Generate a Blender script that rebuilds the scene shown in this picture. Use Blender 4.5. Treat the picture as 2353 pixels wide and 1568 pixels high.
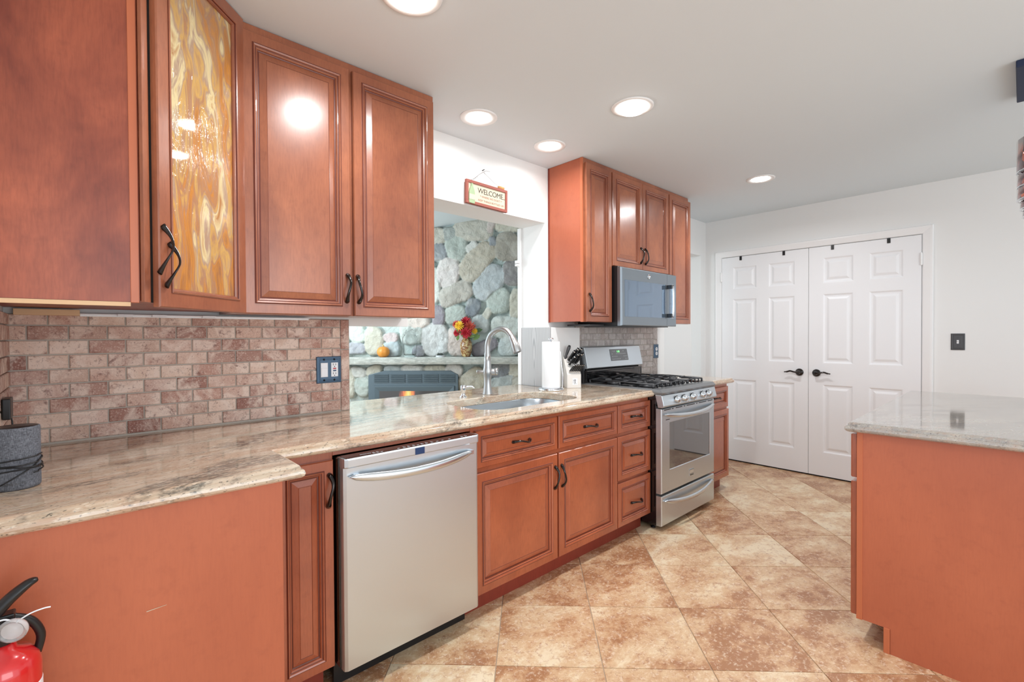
import bpy, bmesh, math, random
from mathutils import Vector, Matrix, noise as mnoise
random.seed(7)
for o in list(bpy.data.objects): bpy.data.objects.remove(o)
S = bpy.context.scene
COL = S.collection
pi = math.pi

# ------------------------------------------------------------ camera
F_PX, YAW, PITCH, ROLL = 1088.93, 47.154, -0.7139, -0.3113
cam_d = bpy.data.cameras.new('camera')
cam_d.sensor_width = 36.0
cam_d.lens = 36.0 * F_PX / 2353.0
cam_d.clip_start = 0.02
cam = bpy.data.objects.new('camera', cam_d)
COL.objects.link(cam)
_a, _p, _r = math.radians(YAW), math.radians(PITCH), math.radians(ROLL)
_F = Vector((math.cos(_a)*math.cos(_p), math.sin(_a)*math.cos(_p), math.sin(_p)))
_R = Vector((math.sin(_a), -math.cos(_a), 0)); _U = _R.cross(_F)
_R2 = _R*math.cos(_r) + _U*math.sin(_r); _U2 = -_R*math.sin(_r) + _U*math.cos(_r)
m = Matrix((_R2, _U2, -_F)).transposed().to_4x4()
m.translation = Vector((0, 0, 1.2774))
cam.matrix_world = m
S.camera = cam

# ------------------------------------------------------------ world, light, exposure
w = bpy.data.worlds.new('world'); S.world = w; w.use_nodes = True
bg = w.node_tree.nodes['Background']
bg.inputs[0].default_value = (0.88, 0.94, 1.0, 1); bg.inputs[1].default_value = 1.3
S.view_settings.view_transform = 'Standard'; S.view_settings.look = 'None'
S.view_settings.gamma = 1; S.view_settings.use_curve_mapping = False
S.view_settings.exposure = 0.33
LAMP_W = 5.0
def area_light(name, loc, direction, size, size_y, power, color, shape='RECTANGLE', spread=180):
    l = bpy.data.lights.new(name, 'AREA'); l.shape = shape; l.size = size
    if shape in ('RECTANGLE', 'ELLIPSE'): l.size_y = size_y
    l.energy = power; l.color = color; l.spread = math.radians(spread)
    o = bpy.data.objects.new(name, l); COL.objects.link(o); o.location = loc
    o.rotation_euler = Vector(direction).to_track_quat('-Z', 'Y').to_euler()
    return o
# added lamps, unseen: one rakes the stones from upper left, one brightens the kitchen
area_light('stone_rake_light', (1.15, 4.35, 1.85), (1, -.08, -0.34), 1.0, 1.0, 20, (0.80, 0.95, 1.0), spread=150)
area_light('kitchen_fill_light', (1.2, -2.9, 1.5), (0.1, 1, -0.02), 2.6, 1.7, 36, (0.95, 0.98, 1.0))

# ------------------------------------------------------------ node helper
def lin(r, g=None, b=None):
    if g is None: r, g, b = r
    f = lambda c: (c/255/12.92) if c/255 <= 0.04045 else ((c/255+0.055)/1.055)**2.4
    return (f(r), f(g), f(b), 1)
class N:
    def __init__(s, name):
        s.m = bpy.data.materials.new(name); s.m.use_nodes = True
        s.t = s.m.node_tree; s.b = s.t.nodes['Principled BSDF']
    def n(s, typ, **kw):
        x = s.t.nodes.new(typ)
        for k, v in kw.items(): setattr(x, k, v)
        return x
    def put(s, sock, v):
        if isinstance(v, bpy.types.NodeSocket): s.t.links.new(v, sock)
        elif v is not None: sock.default_value = v
    def coord(s, kind='Object'): return s.n('ShaderNodeTexCoord').outputs[kind]
    def pos(s): return s.n('ShaderNodeNewGeometry').outputs['Position']
    def map(s, vec, scale=(1,1,1), rot=(0,0,0), loc=(0,0,0)):
        x = s.n('ShaderNodeMapping'); s.put(x.inputs[0], vec)
        x.inputs['Scale'].default_value = scale; x.inputs['Rotation'].default_value = rot; x.inputs['Location'].default_value = loc
        return x.outputs[0]
    def noise(s, vec, scale=5, detail=3, rough=.5, dist=0, out=0):
        x = s.n('ShaderNodeTexNoise'); s.put(x.inputs['Vector'], vec)
        x.inputs['Scale'].default_value = scale; x.inputs['Detail'].default_value = detail
        x.inputs['Roughness'].default_value = rough; x.inputs['Distortion'].default_value = dist
        return x.outputs[out]
    def ramp(s, f, stops, interp='LINEAR'):
        x = s.n('ShaderNodeValToRGB'); s.put(x.inputs[0], f); e = x.color_ramp.elements
        x.color_ramp.interpolation = interp
        while len(e) < len(stops): e.new(.5)
        for i, (p, c) in enumerate(stops):
            e[i].position = p; e[i].color = c if len(c) == 4 else (*c, 1)
        return x.outputs[0]
    def mix(s, f, a, b, mode='MIX'):
        x = s.n('ShaderNodeMix', data_type='RGBA', blend_type=mode); s.put(x.inputs[0], f)
        s.put(x.inputs[6], a); s.put(x.inputs[7], b); return x.outputs[2]
    def math(s, op, a, b=None, c=None):
        x = s.n('ShaderNodeMath', operation=op); s.put(x.inputs[0], a)
        if b is not None: s.put(x.inputs[1], b)
        if c is not None: s.put(x.inputs[2], c)
        return x.outputs[0]
    def vmath(s, op, a, b):
        x = s.n('ShaderNodeVectorMath', operation=op); s.put(x.inputs[0], a); s.put(x.inputs[1], b); return x.outputs[0]
    def bump(s, h, strength=.3, dist=.01):
        x = s.n('ShaderNodeBump'); s.put(x.inputs['Height'], h)
        x.inputs['Strength'].default_value = strength; x.inputs['Distance'].default_value = dist
        s.t.links.new(x.outputs[0], s.b.inputs['Normal'])
    def attr(s, name, out='Fac'):
        x = s.n('ShaderNodeAttribute'); x.attribute_name = name; return x.outputs[out]
    def set(s, **kw):
        al = dict(color='Base Color', rough='Roughness', metal='Metallic', coat='Coat Weight', coatr='Coat Roughness',
                  trans='Transmission Weight', ior='IOR', spec='Specular IOR Level', alpha='Alpha', aniso='Anisotropic', anr='Anisotropic Rotation')
        for k, v in kw.items(): s.put(s.b.inputs[al[k]], v)
        return s
g0, g1 = (0,0,0,1), (1,1,1,1)
def plain(name, col, rough=.5, metal=0, **kw):
    x = N(name); x.set(color=lin(col), rough=rough, metal=metal, **kw)
    v = x.noise(x.coord(), 60, 2); x.bump(v, .02, .001)
    return x.m
def emis(name, col, power):
    x = N(name); x.set(color=(1,1,1,1), rough=.4)
    x.b.inputs['Emission Color'].default_value = lin(col); x.b.inputs['Emission Strength'].default_value = power
    return x.m
def wood(name, c1, c2, c3, rough=.28, coat=.7, blotch=2.6, horiz=False, grain=.34):
    x = N(name); p = x.pos()
    sc = (9,9,1.1) if not horiz else (1.1,9,9)
    b = x.noise(x.map(p, (1.0,1.0,.55)), blotch, 4, .6, .4)
    base = x.mix(x.ramp(b, [(.32,g0),(.68,g1)]), lin(c1), lin(c2))
    gr = x.noise(x.map(p, tuple(v*6 for v in sc)), 3.2, 4, .65, .3)
    base = x.mix(x.math('MULTIPLY', x.ramp(gr, [(.42,g0),(.8,g1)]), grain), base, lin(c3))
    sp = x.noise(p, 26, 3, .6)
    base = x.mix(x.math('MULTIPLY', x.ramp(sp, [(.55,g0),(.78,g1)]), .22), base, lin(c3))
    x.set(color=base, rough=rough, coat=coat, coatr=.22, spec=.4)
    x.bump(gr, .05, .002)
    return x.m

M = {}
M['wall'] = N('white_wall_paint'); _x = M['wall']; _x.set(color=lin(233,234,233), rough=.6)
_x.bump(_x.noise(_x.pos(), 220, 2), .06, .001); M['wall'] = _x.m
_x = N('ceiling_paint'); _x.set(color=lin(222,231,236), rough=.8); _x.bump(_x.noise(_x.pos(), 130, 3), .1, .001); M['ceil'] = _x.m
M['trimw'] = plain('white_trim_paint', (240,240,240), .35)
M['doorw'] = plain('white_door_paint', (238,239,241), .38)
M['wood'] = wood('cherry_stain_wood', (186,102,67), (152,78,52), (110,52,36))
M['woodu'] = wood('cherry_stain_wood_upper', (174,106,74), (136,78,56), (94,52,40), rough=.30, coat=.6, blotch=3.4)
M['glaze'] = plain('dark_glaze_in_groove', (102,44,30), .4, coat=.3)
M['panel'] = wood('cherry_side_panel', (189,105,73), (173,92,64), (142,72,52), rough=.36, coat=.25, blotch=1.8, grain=.16)
M['panelu'] = wood('cherry_mottled_side_panel', (184,98,68), (126,58,42), (88,40,30), rough=.4, coat=.15, blotch=5.5)
M['strip'] = plain('orange_edge_strip', (190,106,70), .35)
M['raw'] = plain('raw_plywood', (226,190,150), .7)
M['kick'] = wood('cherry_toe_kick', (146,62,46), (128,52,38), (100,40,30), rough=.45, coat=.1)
M['bronze'] = N('oil_rubbed_bronze'); _x = M['bronze']; _x.set(color=lin(44,38,36), rough=.2, metal=.85, coat=.6); M['bronze'] = _x.m
M['bronze_edge'] = plain('worn_bronze_edge', (150,120,104), .25, .9)
M['black'] = plain('black_plastic', (22,22,24), .35)
M['blackg'] = plain('black_gloss_enamel', (14,14,16), .08, coat=.8)
M['blackm'] = plain('matte_black_iron', (62,63,66), .35)
M['dark'] = plain('dark_gap', (10,8,8), .8)
M['gray'] = plain('gray_cooktop_enamel', (128,130,132), .28, .5)
M['plate'] = plain('slate_blue_cover_plate', (66,92,116), .35, .3)
M['plated'] = plain('pewter_cover_plate', (84,84,86), .4, .6)
M['white'] = plain('white_plastic', (236,238,242), .3)
M['paper'] = plain('white_paper_towel', (246,246,246), .9)
M['red'] = plain('red_button', (190,80,90), .4)
M['chrome'] = plain('polished_chrome', (225,228,232), .07, 1)
def steel(name, col, rough, sc, aniso=.0):
    x = N(name); p = x.pos()
    v = x.noise(x.map(p, sc), 1, 3, .6)
    x.set(color=lin(col), metal=.95, aniso=aniso)
    x.put(x.b.inputs['Roughness'], x.math('ADD', x.math('MULTIPLY', v, .12), rough-.06))
    if aniso:
        tg = x.n('ShaderNodeTangent', direction_type='RADIAL', axis='Z'); x.t.links.new(tg.outputs[0], x.b.inputs['Tangent'])
    x.bump(v, .035, .001); return x.m
M['steel'] = steel('brushed_stainless_steel', (211,219,225), .36, (6,6,700), .75)
M['steelh'] = steel('stainless_handle', (212,220,226), .24, (3,300,300))
M['nickel'] = steel('brushed_nickel', (182,184,184), .33, (200,200,6))
M['sinksteel'] = steel('satin_sink_steel', (180,190,198), .3, (4,400,400))
M['mwsteel'] = steel('slate_stainless_steel', (150,160,168), .34, (4,4,600))
M['winglass'] = N('dark_oven_glass'); _x = M['winglass']; _x.set(color=lin(120,123,126), rough=.04, metal=.75, coat=1, coatr=.02); M['winglass'] = _x.m
M['mwglass'] = N('blue_dark_microwave_glass'); _x = M['mwglass']; _x.set(color=lin(124,146,168), rough=.04, metal=.8, coat=1, coatr=.02); M['mwglass'] = _x.m
M['lcd'] = plain('blue_display_glass', (34,62,104), .1)
M['green'] = emis('green_clock_digits', (90,255,120), 1.6)
M['lamp'] = emis('lit_lamp_lens', (255,252,246), 7)
M['mark'] = plain('light_gray_print', (205,208,212), .5)
M['letter'] = plain('dark_ink', (66,62,54), .7)
M['letter2'] = plain('brown_ink', (150,100,86), .7)
M['cream'] = plain('cream_sign_face', (206,194,170), .7)
M['frame'] = plain('rust_red_painted_wood', (150,84,72), .7)
M['green_b'] = plain('pale_green_bottle_paint', (150,170,132), .5)
M['cork'] = plain('cork', (206,150,96), .8)
M['wire'] = plain('thin_gray_wire', (120,116,112), .4, .8)
M['fabric'] = N('gray_woven_fabric'); _x = M['fabric']; _p = _x.coord()
_v = _x.noise(_x.map(_p, (160,160,900)), 1, 2); _v2 = _x.noise(_x.map(_p, (900,900,140)), 1, 2)
_vv = _x.math('MULTIPLY', _v, _v2)
_x.set(color=_x.ramp(_vv, [(.12, lin(62,64,70)), (.38, lin(120,123,132))]), rough=.9); _x.bump(_vv, .4, .001); M['fabric'] = _x.m
M['bodyred'] = plain('red_enamel', (206,34,36), .16, coat=.8)
M['clear'] = N('clear_plastic'); _x = M['clear']; _x.set(color=(1,.97,.96,1), rough=.08, trans=.75, ior=1.4); M['clear'] = _x.m
M['crystal'] = N('clear_pressed_glass'); _x = M['crystal']; _x.set(color=(.99,1,1,1), rough=.02, trans=1, ior=1.15); _x.bump(_x.noise(_x.coord(), 90, 2), .5, .004); M['crystal'] = _x.m
M['navy'] = plain('navy_enamel', (24,38,70), .6)
M['graywood'] = N('gray_wood_laminate'); _x = M['graywood']; _p = _x.pos()
_w = _x.n('ShaderNodeTexWave', wave_type='RINGS', rings_direction='X'); _x.put(_w.inputs[0], _x.map(_p, (1,4.6,.42), loc=(0,-10.9,-.42)))
_w.inputs['Scale'].default_value = 5; _w.inputs['Distortion'].default_value = 1.6; _w.inputs['Detail'].default_value = 2; _w.inputs['Detail Scale'].default_value = 1.2
_g = _x.noise(_x.map(_p, (120,120,5)), 1, 3)
_c = _x.mix(_x.math('MULTIPLY', _x.ramp(_w.outputs['Fac'], [(.55,g0),(.95,g1)]), .6), lin(196,196,196), lin(140,141,143))
_x.set(color=_x.mix(_x.math('MULTIPLY', _g, .3), _c, lin(150,150,152)), rough=.4); M['graywood'] = _x.m

ZT_ = 0.912
def granite(name, base, streak, dark, speck, fine, rot=0.0, dark_amt=.8, veins=(), pale=.6):
    x = N(name); p = x.pos()
    q = x.map(p, (1,1,1), rot=(0,0,rot))
    s1 = x.noise(x.map(q, (1.6,9,9)), 1.4, 5, .62, .9)
    s2 = x.noise(x.map(q, (5,38,30)), 1.5, 4, .6, .5)
    c = x.mix(x.ramp(s1, [(.30,g0),(.62,g1)]), lin(base), lin(streak))
    c = x.mix(x.math('MULTIPLY', x.ramp(s2, [(.45,g0),(.75,g1)]), .55), c, lin(speck))
    s3 = x.noise(x.map(q, (2.2,5.5,5)), 2.1, 5, .7, .4)
    s4 = x.noise(x.map(q, (22,70,60)), 1.6, 3, .7)
    pt = x.math('ADD', s3, 0)
    for cx, cy, rx, ry in veins:            # larger dark mineral clusters of this slab
        mp = x.n('ShaderNodeMapping', vector_type='TEXTURE'); x.put(mp.inputs[0], p)
        mp.inputs['Location'].default_value = (cx, cy, ZT_); mp.inputs['Scale'].default_value = (rx, ry, 5); mp.inputs['Rotation'].default_value = (0,0,.12)
        ln = x.n('ShaderNodeVectorMath', operation='LENGTH'); x.put(ln.inputs[0], mp.outputs[0])
        pt = x.math('ADD', pt, x.math('MULTIPLY', x.math('MAXIMUM', x.math('SUBTRACT', 1, ln.outputs['Value']), 0), .34))
    s3 = pt
    dk = x.math('MULTIPLY', x.ramp(s3, [(.52,g0),(.66,g1)]), x.ramp(s4, [(.34,g0),(.58,g1)]))
    c = x.mix(x.math('MULTIPLY', dk, dark_amt), c, lin(dark))
    s5 = x.noise(x.map(q, (60,150,120)), 1.5, 2, .6)
    c = x.mix(x.math('MULTIPLY', x.ramp(s5, [(.60,g0),(.70,g1)]), fine), c, lin(dark))
    w_ = x.noise(x.map(q, (30,90,80), loc=(3,5,1)), 1.4, 3)
    c = x.mix(x.math('MULTIPLY', x.ramp(w_, [(.58,g0),(.72,g1)]), pale), c, lin(238,228,210))
    x.set(color=c, rough=.07, spec=.6, coat=.3, coatr=.03)
    return x.m
M['granite'] = granite('beige_streaked_granite', (217,207,188), (190,164,138), (70,68,63), (190,146,120), .85, rot=-.18, veins=[(.59,1.90,.15,.07),(.42,1.82,.14,.06),(.37,1.54,.15,.08),(.22,1.46,.16,.07),(.85,1.95,.12,.05)])
M['granitei'] = granite('gray_cream_granite', (184,178,168), (156,152,148), (84,80,80), (180,150,130), .6, rot=.7, dark_amt=.6, pale=.25)
def trav(name, cols, dark, light, grout_bump=True, sc=1.0):
    x = N(name); r = x.attr('rnd'); p = x.pos()
    off = x.n('ShaderNodeCombineXYZ'); x.put(off.inputs[0], x.math('MULTIPLY', r, 37)); x.put(off.inputs[1], x.math('MULTIPLY', r, 91)); x.put(off.inputs[2], x.math('MULTIPLY', r, 17))
    q = x.vmath('ADD', p, off.outputs[0])
    c = x.ramp(r, [(i/(len(cols)-1), lin(k)) for i, k in enumerate(cols)])
    n1 = x.noise(q, 7*sc, 6, .62, .8)
    c = x.mix(x.math('MULTIPLY', x.ramp(n1, [(.45,g0),(.60,g1)]), .75), c, lin(light))
    n2 = x.noise(q, 22*sc, 6, .7, .5)
    c = x.mix(x.math('MULTIPLY', x.ramp(n2, [(.56,g0),(.68,g1)]), .75), c, lin(dark))
    n3 = x.noise(q, 120*sc, 4, .7)
    c = x.mix(x.math('MULTIPLY', x.ramp(n3, [(.54,g0),(.64,g1)]), .6), c, lin(light))
    n4 = x.noise(q, 75*sc, 4, .75, .6); c = x.mix(x.math('MULTIPLY', x.ramp(n4, [(.57,g0),(.66,g1)]), .6), c, lin(dark))
    return x, c, n2, n3
_x, _c, _a1, _a2 = trav('tumbled_travertine_brick', [(178,136,122),(206,172,156),(146,98,86),(222,194,176),(192,150,134),(158,112,98),(218,188,174)], (112,68,60), (234,214,200), sc=1.6)
_x.set(color=_c, rough=.62); _x.bump(_x.math('ADD', _a1, _a2), .5, .003); M['tile'] = _x.m
_x, _c, _a1, _a2 = trav('gray_travertine_brick', [(176,166,162),(160,150,146),(190,182,178),(170,156,150),(184,178,176)], (140,130,126), (204,198,194), sc=1.9)
_x.set(color=_c, rough=.6); _x.bump(_a1, .4, .002); M['tileg'] = _x.m
M['grout'] = plain('gray_beige_grout', (186,178,168), .9)
# floor tiles: cloudy cream over rust
_x = N('rust_and_cream_floor_tile'); _r = _x.attr('rnd'); _p = _x.pos()
_o = _x.n('ShaderNodeCombineXYZ'); _x.put(_o.inputs[0], _x.math('MULTIPLY', _r, 53)); _x.put(_o.inputs[1], _x.math('MULTIPLY', _r, 29)); _x.put(_o.inputs[2], _x.math('MULTIPLY', _r, 11))
_q = _x.vmath('ADD', _p, _o.outputs[0])
_qs = _x.map(_q, (1,1,1)) 
_n1 = _x.noise(_x.map(_q, (1,1.35,1), rot=(0,0,.5)), 3.6, 12, .74, .22)
_n1 = _x.math('ADD', _n1, _x.math('MULTIPLY', _x.math('SUBTRACT', _r, .5), .13))
_c = _x.ramp(_n1, [(.39, lin(170,122,86)), (.44, lin(194,150,112)), (.49, lin(210,174,136)), (.55, lin(220,190,152)), (.62, lin(234,216,184))])
_n2 = _x.noise(_q, 30, 10, .8, .5)
_c = _x.mix(_x.math('MULTIPLY', _x.ramp(_n2, [(.53,g0),(.60,g1)]), .62), _c, lin(170,118,88))
_n3 = _x.noise(_q, 60, 8, .8, .3)
_c = _x.mix(_x.math('MULTIPLY', _x.ramp(_n3, [(.53,g0),(.60,g1)]), .6), _c, lin(240,222,198))
_x.set(color=_c, rough=.30, spec=.45); _x.bump(_n2, .12, .003); M['floor'] = _x.m
M['floorgrout'] = plain('taupe_floor_grout', (196,178,156), .85)
# opalescent amber glass
_x = N('amber_opalescent_glass'); _p = _x.pos()
_d = _x.noise(_x.map(_p, (5,5,1.6)), 1.5, 2, .5, 0, 1)
_q = _x.vmath('ADD', _x.map(_p, (11,11,1.5)), _x.vmath('MULTIPLY', _d, (3.2,3.2,1.6)))
_n = _x.noise(_q, .9, 5, .55, .9)
_c = _x.ramp(_n, [(.30, lin(150,104,70)), (.40, lin(196,132,56)), (.46, lin(168,126,96)), (.52, lin(206,164,90)), (.57, lin(170,142,122)), (.63, lin(224,208,158)), (.72, lin(176,122,70))])
_x.set(color=_c, rough=.06, coat=1, coatr=.03, spec=.7)
_x.bump(_x.noise(_x.map(_p, (60,60,16)), 1, 3, .5, 1.5), .5, .004); M['amber'] = _x.m
# stone wall, mantel
_x = N('fieldstone'); _t = _x.attr('tone', 'Color'); _p = _x.pos()
_n = _x.noise(_p, 26, 6, .72); _n2 = _x.noise(_p, 7, 4, .6, .6)
_c = _x.mix(_x.math('MULTIPLY', _x.ramp(_n, [(.40,g0),(.7,g1)]), .30), _t, lin(112,116,116))
_c = _x.mix(_x.math('MULTIPLY', _x.ramp(_n2, [(.45,g0),(.7,g1)]), .35), _c, lin(214,212,204))
_x.set(color=_c, rough=.8); _n3 = _x.noise(_p, 11, 5, .55, .4); _x.bump(_x.math('ADD', _x.math('MULTIPLY', _n, .35), _x.math('MULTIPLY', _n3, 1.6)), .75, .025); M['stone'] = _x.m
_x = N('carved_stone_mantel'); _p = _x.pos(); _n = _x.noise(_x.map(_p, (1,1,3)), 14, 6, .7)
_x.set(color=_x.ramp(_n, [(.3, lin(150,152,146)), (.7, lin(206,206,198))]), rough=.75); _x.bump(_n, .7, .015); M['mantel'] = _x.m
M['insert'] = plain('gray_painted_metal_insert', (92,106,114), .4, .3)
_x = N('painted_fire_glow_glass'); _p = _x.pos(); _n = _x.noise(_x.map(_p, (7,7,1.5)), 1.3, 3, .6)
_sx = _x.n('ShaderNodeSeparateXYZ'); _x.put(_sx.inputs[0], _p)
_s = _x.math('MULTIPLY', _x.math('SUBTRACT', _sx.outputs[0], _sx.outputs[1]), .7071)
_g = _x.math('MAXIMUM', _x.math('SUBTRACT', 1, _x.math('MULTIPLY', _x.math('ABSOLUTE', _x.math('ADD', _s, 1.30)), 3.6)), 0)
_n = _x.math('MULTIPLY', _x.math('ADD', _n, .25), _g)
_x.set(color=lin(70,66,64), rough=.05); _x.put(_x.b.inputs['Emission Color'], _x.ramp(_n, [(.45, g0), (.56, lin(220,100,40)), (.66, lin(255,190,70)), (.76, lin(255,240,140))])); _x.b.inputs['Emission Strength'].default_value = .8; M['fire'] = _x.m  # flame glow is painted onto the glass as emission
M['pumpkin'] = plain('orange_gourd_skin', (214,140,56), .35)
M['stem'] = plain('dry_stem', (178,160,110), .8)
_x = N('mottled_ceramic'); _n = _x.noise(_x.coord(), 28, 5, .7, .8); _x.set(color=_x.ramp(_n, [(.4, lin(206,190,140)), (.5, lin(150,104,60)), (.58, lin(110,60,40)), (.68, lin(216,206,166))]), rough=.15); M['ceramic'] = _x.m
M['petalr'] = plain('red_petals', (186,40,54), .7); M['petaly'] = plain('yellow_petals', (240,196,60), .7); M['petalo'] = plain('rust_petals', (196,84,66), .7)
M['leaf'] = plain('green_leaf', (116,146,84), .6); M['leafd'] = plain('dark_green_leaf', (72,98,56), .6)
_x = N('mosaic_red_glass'); _n = _x.n('ShaderNodeTexVoronoi'); _x.put(_n.inputs['Vector'], _x.coord()); _n.inputs['Scale'].default_value = 26
_x.set(color=_x.ramp(_n.outputs['Color'], [(.2, lin(60,14,22)), (.45, lin(120,26,30)), (.6, lin(74,40,54)), (.8, lin(200,84,30))]), rough=.08, coat=1); M['mosaic'] = _x.m

# ------------------------------------------------------------ object helpers
def root_of(o):
    while o.parent: o = o.parent
    return o
def tag(o, label=None, cat=None, group=None, kind=None):
    if label: o['label'] = label
    if cat: o['category'] = cat
    if group: o['group'] = group
    if kind: o['kind'] = kind
    return o
def thing(name, label, cat, loc=(0,0,0), group=None, kind=None):
    o = bpy.data.objects.new(name, None); COL.objects.link(o); o.location = loc
    o.empty_display_size = .05
    return tag(o, label, cat, group, kind)
class Fr:
    """local frame: a along r, b along u, c along n"""
    def __init__(s, o, r=(1,0,0), u=(0,0,1), n=None):
        s.o = Vector(o); s.r = Vector(r).normalized(); s.u = Vector(u).normalized()
        s.n = Vector(n).normalized() if n else s.r.cross(s.u)
    def P(s, a, b, c=0): return s.o + s.r*a + s.u*b + s.n*c
    def at(s, a, b, c=0): return Fr(s.P(a, b, c), s.r, s.u, s.n)
FRONT = lambda x, y, z: Fr((x,y,z), (1,0,0), (0,0,1), (0,-1,0))       # faces -Y
W0 = Fr((0,0,0), (1,0,0), (0,1,0), (0,0,1))
class B:
    def __init__(s, fr=None):
        s.bm = bmesh.new(); s.f = fr or W0; s.mi = 0; s.sm = False
    def v(s, p): return s.bm.verts.new(s.f.P(*p))
    def face(s, vs, mi=None):
        try: f = s.bm.faces.new(vs)
        except ValueError: return None
        f.material_index = s.mi if mi is None else mi; f.smooth = s.sm; return f
    def box(s, a0, a1, b0, b1, c0, c1, mi=None):
        V = [s.v(p) for p in ((a0,b0,c0),(a1,b0,c0),(a1,b1,c0),(a0,b1,c0),(a0,b0,c1),(a1,b0,c1),(a1,b1,c1),(a0,b1,c1))]
        for q in ((0,3,2,1),(4,5,6,7),(0,1,5,4),(1,2,6,5),(2,3,7,6),(3,0,4,7)): s.face([V[i] for i in q], mi)
        return s
    def rings(s, rings, cap0=True, cap1=True, mis=None, closed=True):
        """rings: list of point lists of same length, lofted"""
        R = [[s.v(p) for p in r] for r in rings]; n = len(R[0])
        for k in range(len(R)-1):
            for i in range(n if closed else n-1):
                j = (i+1) % n
                s.face([R[k][i], R[k][j], R[k+1][j], R[k+1][i]], mis[k] if mis else None)
        if cap0: s.face(list(reversed(R[0])), mis[0] if mis else None)
        if cap1: s.face(R[-1], mis[-1] if mis else None)
        return s
    def panel(s, w, h, prof, a0=0, b0=0, mis=None, cap0=True):
        """rect rings (inset, depth)"""
        rr = []
        for ins, c in prof:
            rr.append([(a0+ins,b0+ins,c),(a0+w-ins,b0+ins,c),(a0+w-ins,b0+h-ins,c),(a0+ins,b0+h-ins,c)])
        return s.rings(rr, mis=mis, cap0=cap0)
    def lathe(s, prof, c=(0,0,0), seg=28, axis='b', mi=None, flute=0, nf=0):
        """prof: list (radius, height); axis letter in frame"""
        s.sm = True; rr = []
        for r, h in prof:
            ring = []
            for i in range(seg):
                t = 2*pi*i/seg; rad = max(r, 1e-4)*(1+flute*math.cos(nf*t))
                x, y = rad*math.cos(t), rad*math.sin(t)
                ring.append({'b': (c[0]+x, c[1]+h, c[2]+y), 'c': (c[0]+x, c[1]+y, c[2]+h), 'a': (c[0]+h, c[1]+x, c[2]+y)}[axis])
            rr.append(ring)
        old = s.mi
        if mi is not None: s.mi = mi
        s.rings(rr); s.mi = old; s.sm = False; return s
    def tube(s, pts, rad, seg=10, ell=1.0, up=None, cap=True):
        pts = [Vector(p) for p in pts]; n = len(pts)
        if not hasattr(rad, '__len__'): rad = [rad]*n
        s.sm = True; rr = []
        prev = None
        for i, p in enumerate(pts):
            t = (pts[min(i+1,n-1)] - pts[max(i-1,0)]).normalized()
            if prev is None:
                a = Vector(up) if up else (Vector((0,0,1)) if abs(t.z) < .9 else Vector((1,0,0)))
            else: a = prev
            x = (a - t*a.dot(t)).normalized(); y = t.cross(x); prev = x
            rr.append([tuple(p + x*(rad[i]*math.cos(2*pi*k/seg)) + y*(rad[i]*ell*math.sin(2*pi*k/seg))) for k in range(seg)])
        s.rings(rr, cap, cap); s.sm = False; return s
    def prism(s, poly, c0, c1, mi=None):
        old = s.mi
        if mi is not None: s.mi = mi
        s.rings([[(x,y,c0) for x,y in poly], [(x,y,c1) for x,y in poly]]); s.mi = old; return s
    def ball(s, c, r, sc=(1,1,1), seg=14, rg=8):
        s.sm = True; rr = []
        for k in range(rg+1):
            ph = pi*k/rg
            rr.append([(c[0]+r*sc[0]*max(math.sin(ph),1e-3)*math.cos(2*pi*i/seg), c[1]+r*sc[1]*max(math.sin(ph),1e-3)*math.sin(2*pi*i/seg), c[2]-r*sc[2]*math.cos(ph)) for i in range(seg)])
        s.rings(rr); s.sm = False; return s
    def out(s, name, mats, parent=None, bevel=0, seg=2, sharp=40, label=None, sub=0):
        bmesh.ops.recalc_face_normals(s.bm, faces=s.bm.faces)
        me = bpy.data.meshes.new(name)
        if parent:
            off = root_of(parent).location; bmesh.ops.translate(s.bm, verts=s.bm.verts, vec=-Vector(off))
            base = Vector(off)
        else:
            xs = [v.co for v in s.bm.verts]
            lo = Vector((min(v.x for v in xs), min(v.y for v in xs), min(v.z for v in xs))); hi = Vector((max(v.x for v in xs), max(v.y for v in xs), max(v.z for v in xs)))
            base = Vector(((lo.x+hi.x)/2, (lo.y+hi.y)/2, lo.z)); bmesh.ops.translate(s.bm, verts=s.bm.verts, vec=-base)
        s.bm.to_mesh(me); s.bm.free()
        o = bpy.data.objects.new(name, me); COL.objects.link(o)
        if not isinstance(mats, (list, tuple)): mats = [mats]
        for k in mats: me.materials.append(M[k] if isinstance(k, str) else k)
        if parent: o.parent = parent
        else: o.location = base
        if bevel:
            md = o.modifiers.new('bevel', 'BEVEL'); md.width = bevel; md.segments = seg; md.limit_method = 'ANGLE'; md.angle_limit = math.radians(sharp)
            md.harden_normals = False
        if sub:
            md = o.modifiers.new('sub', 'SUBSURF'); md.levels = sub; md.render_levels = sub
        if label: o['label'] = label
        return o
def smooth_pts(pts, k=6):
    pts = [Vector(p) for p in pts]; out = []
    for i in range(len(pts)-1):
        p0, p1, p2, p3 = pts[max(i-1,0)], pts[i], pts[i+1], pts[min(i+2,len(pts)-1)]
        for j in range(k):
            t = j/k
            out.append(.5*((2*p1)+(-p0+p2)*t+(2*p0-5*p1+4*p2-p3)*t*t+(-p0+3*p1-3*p2+p3)*t**3))
    out.append(pts[-1]); return out
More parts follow.
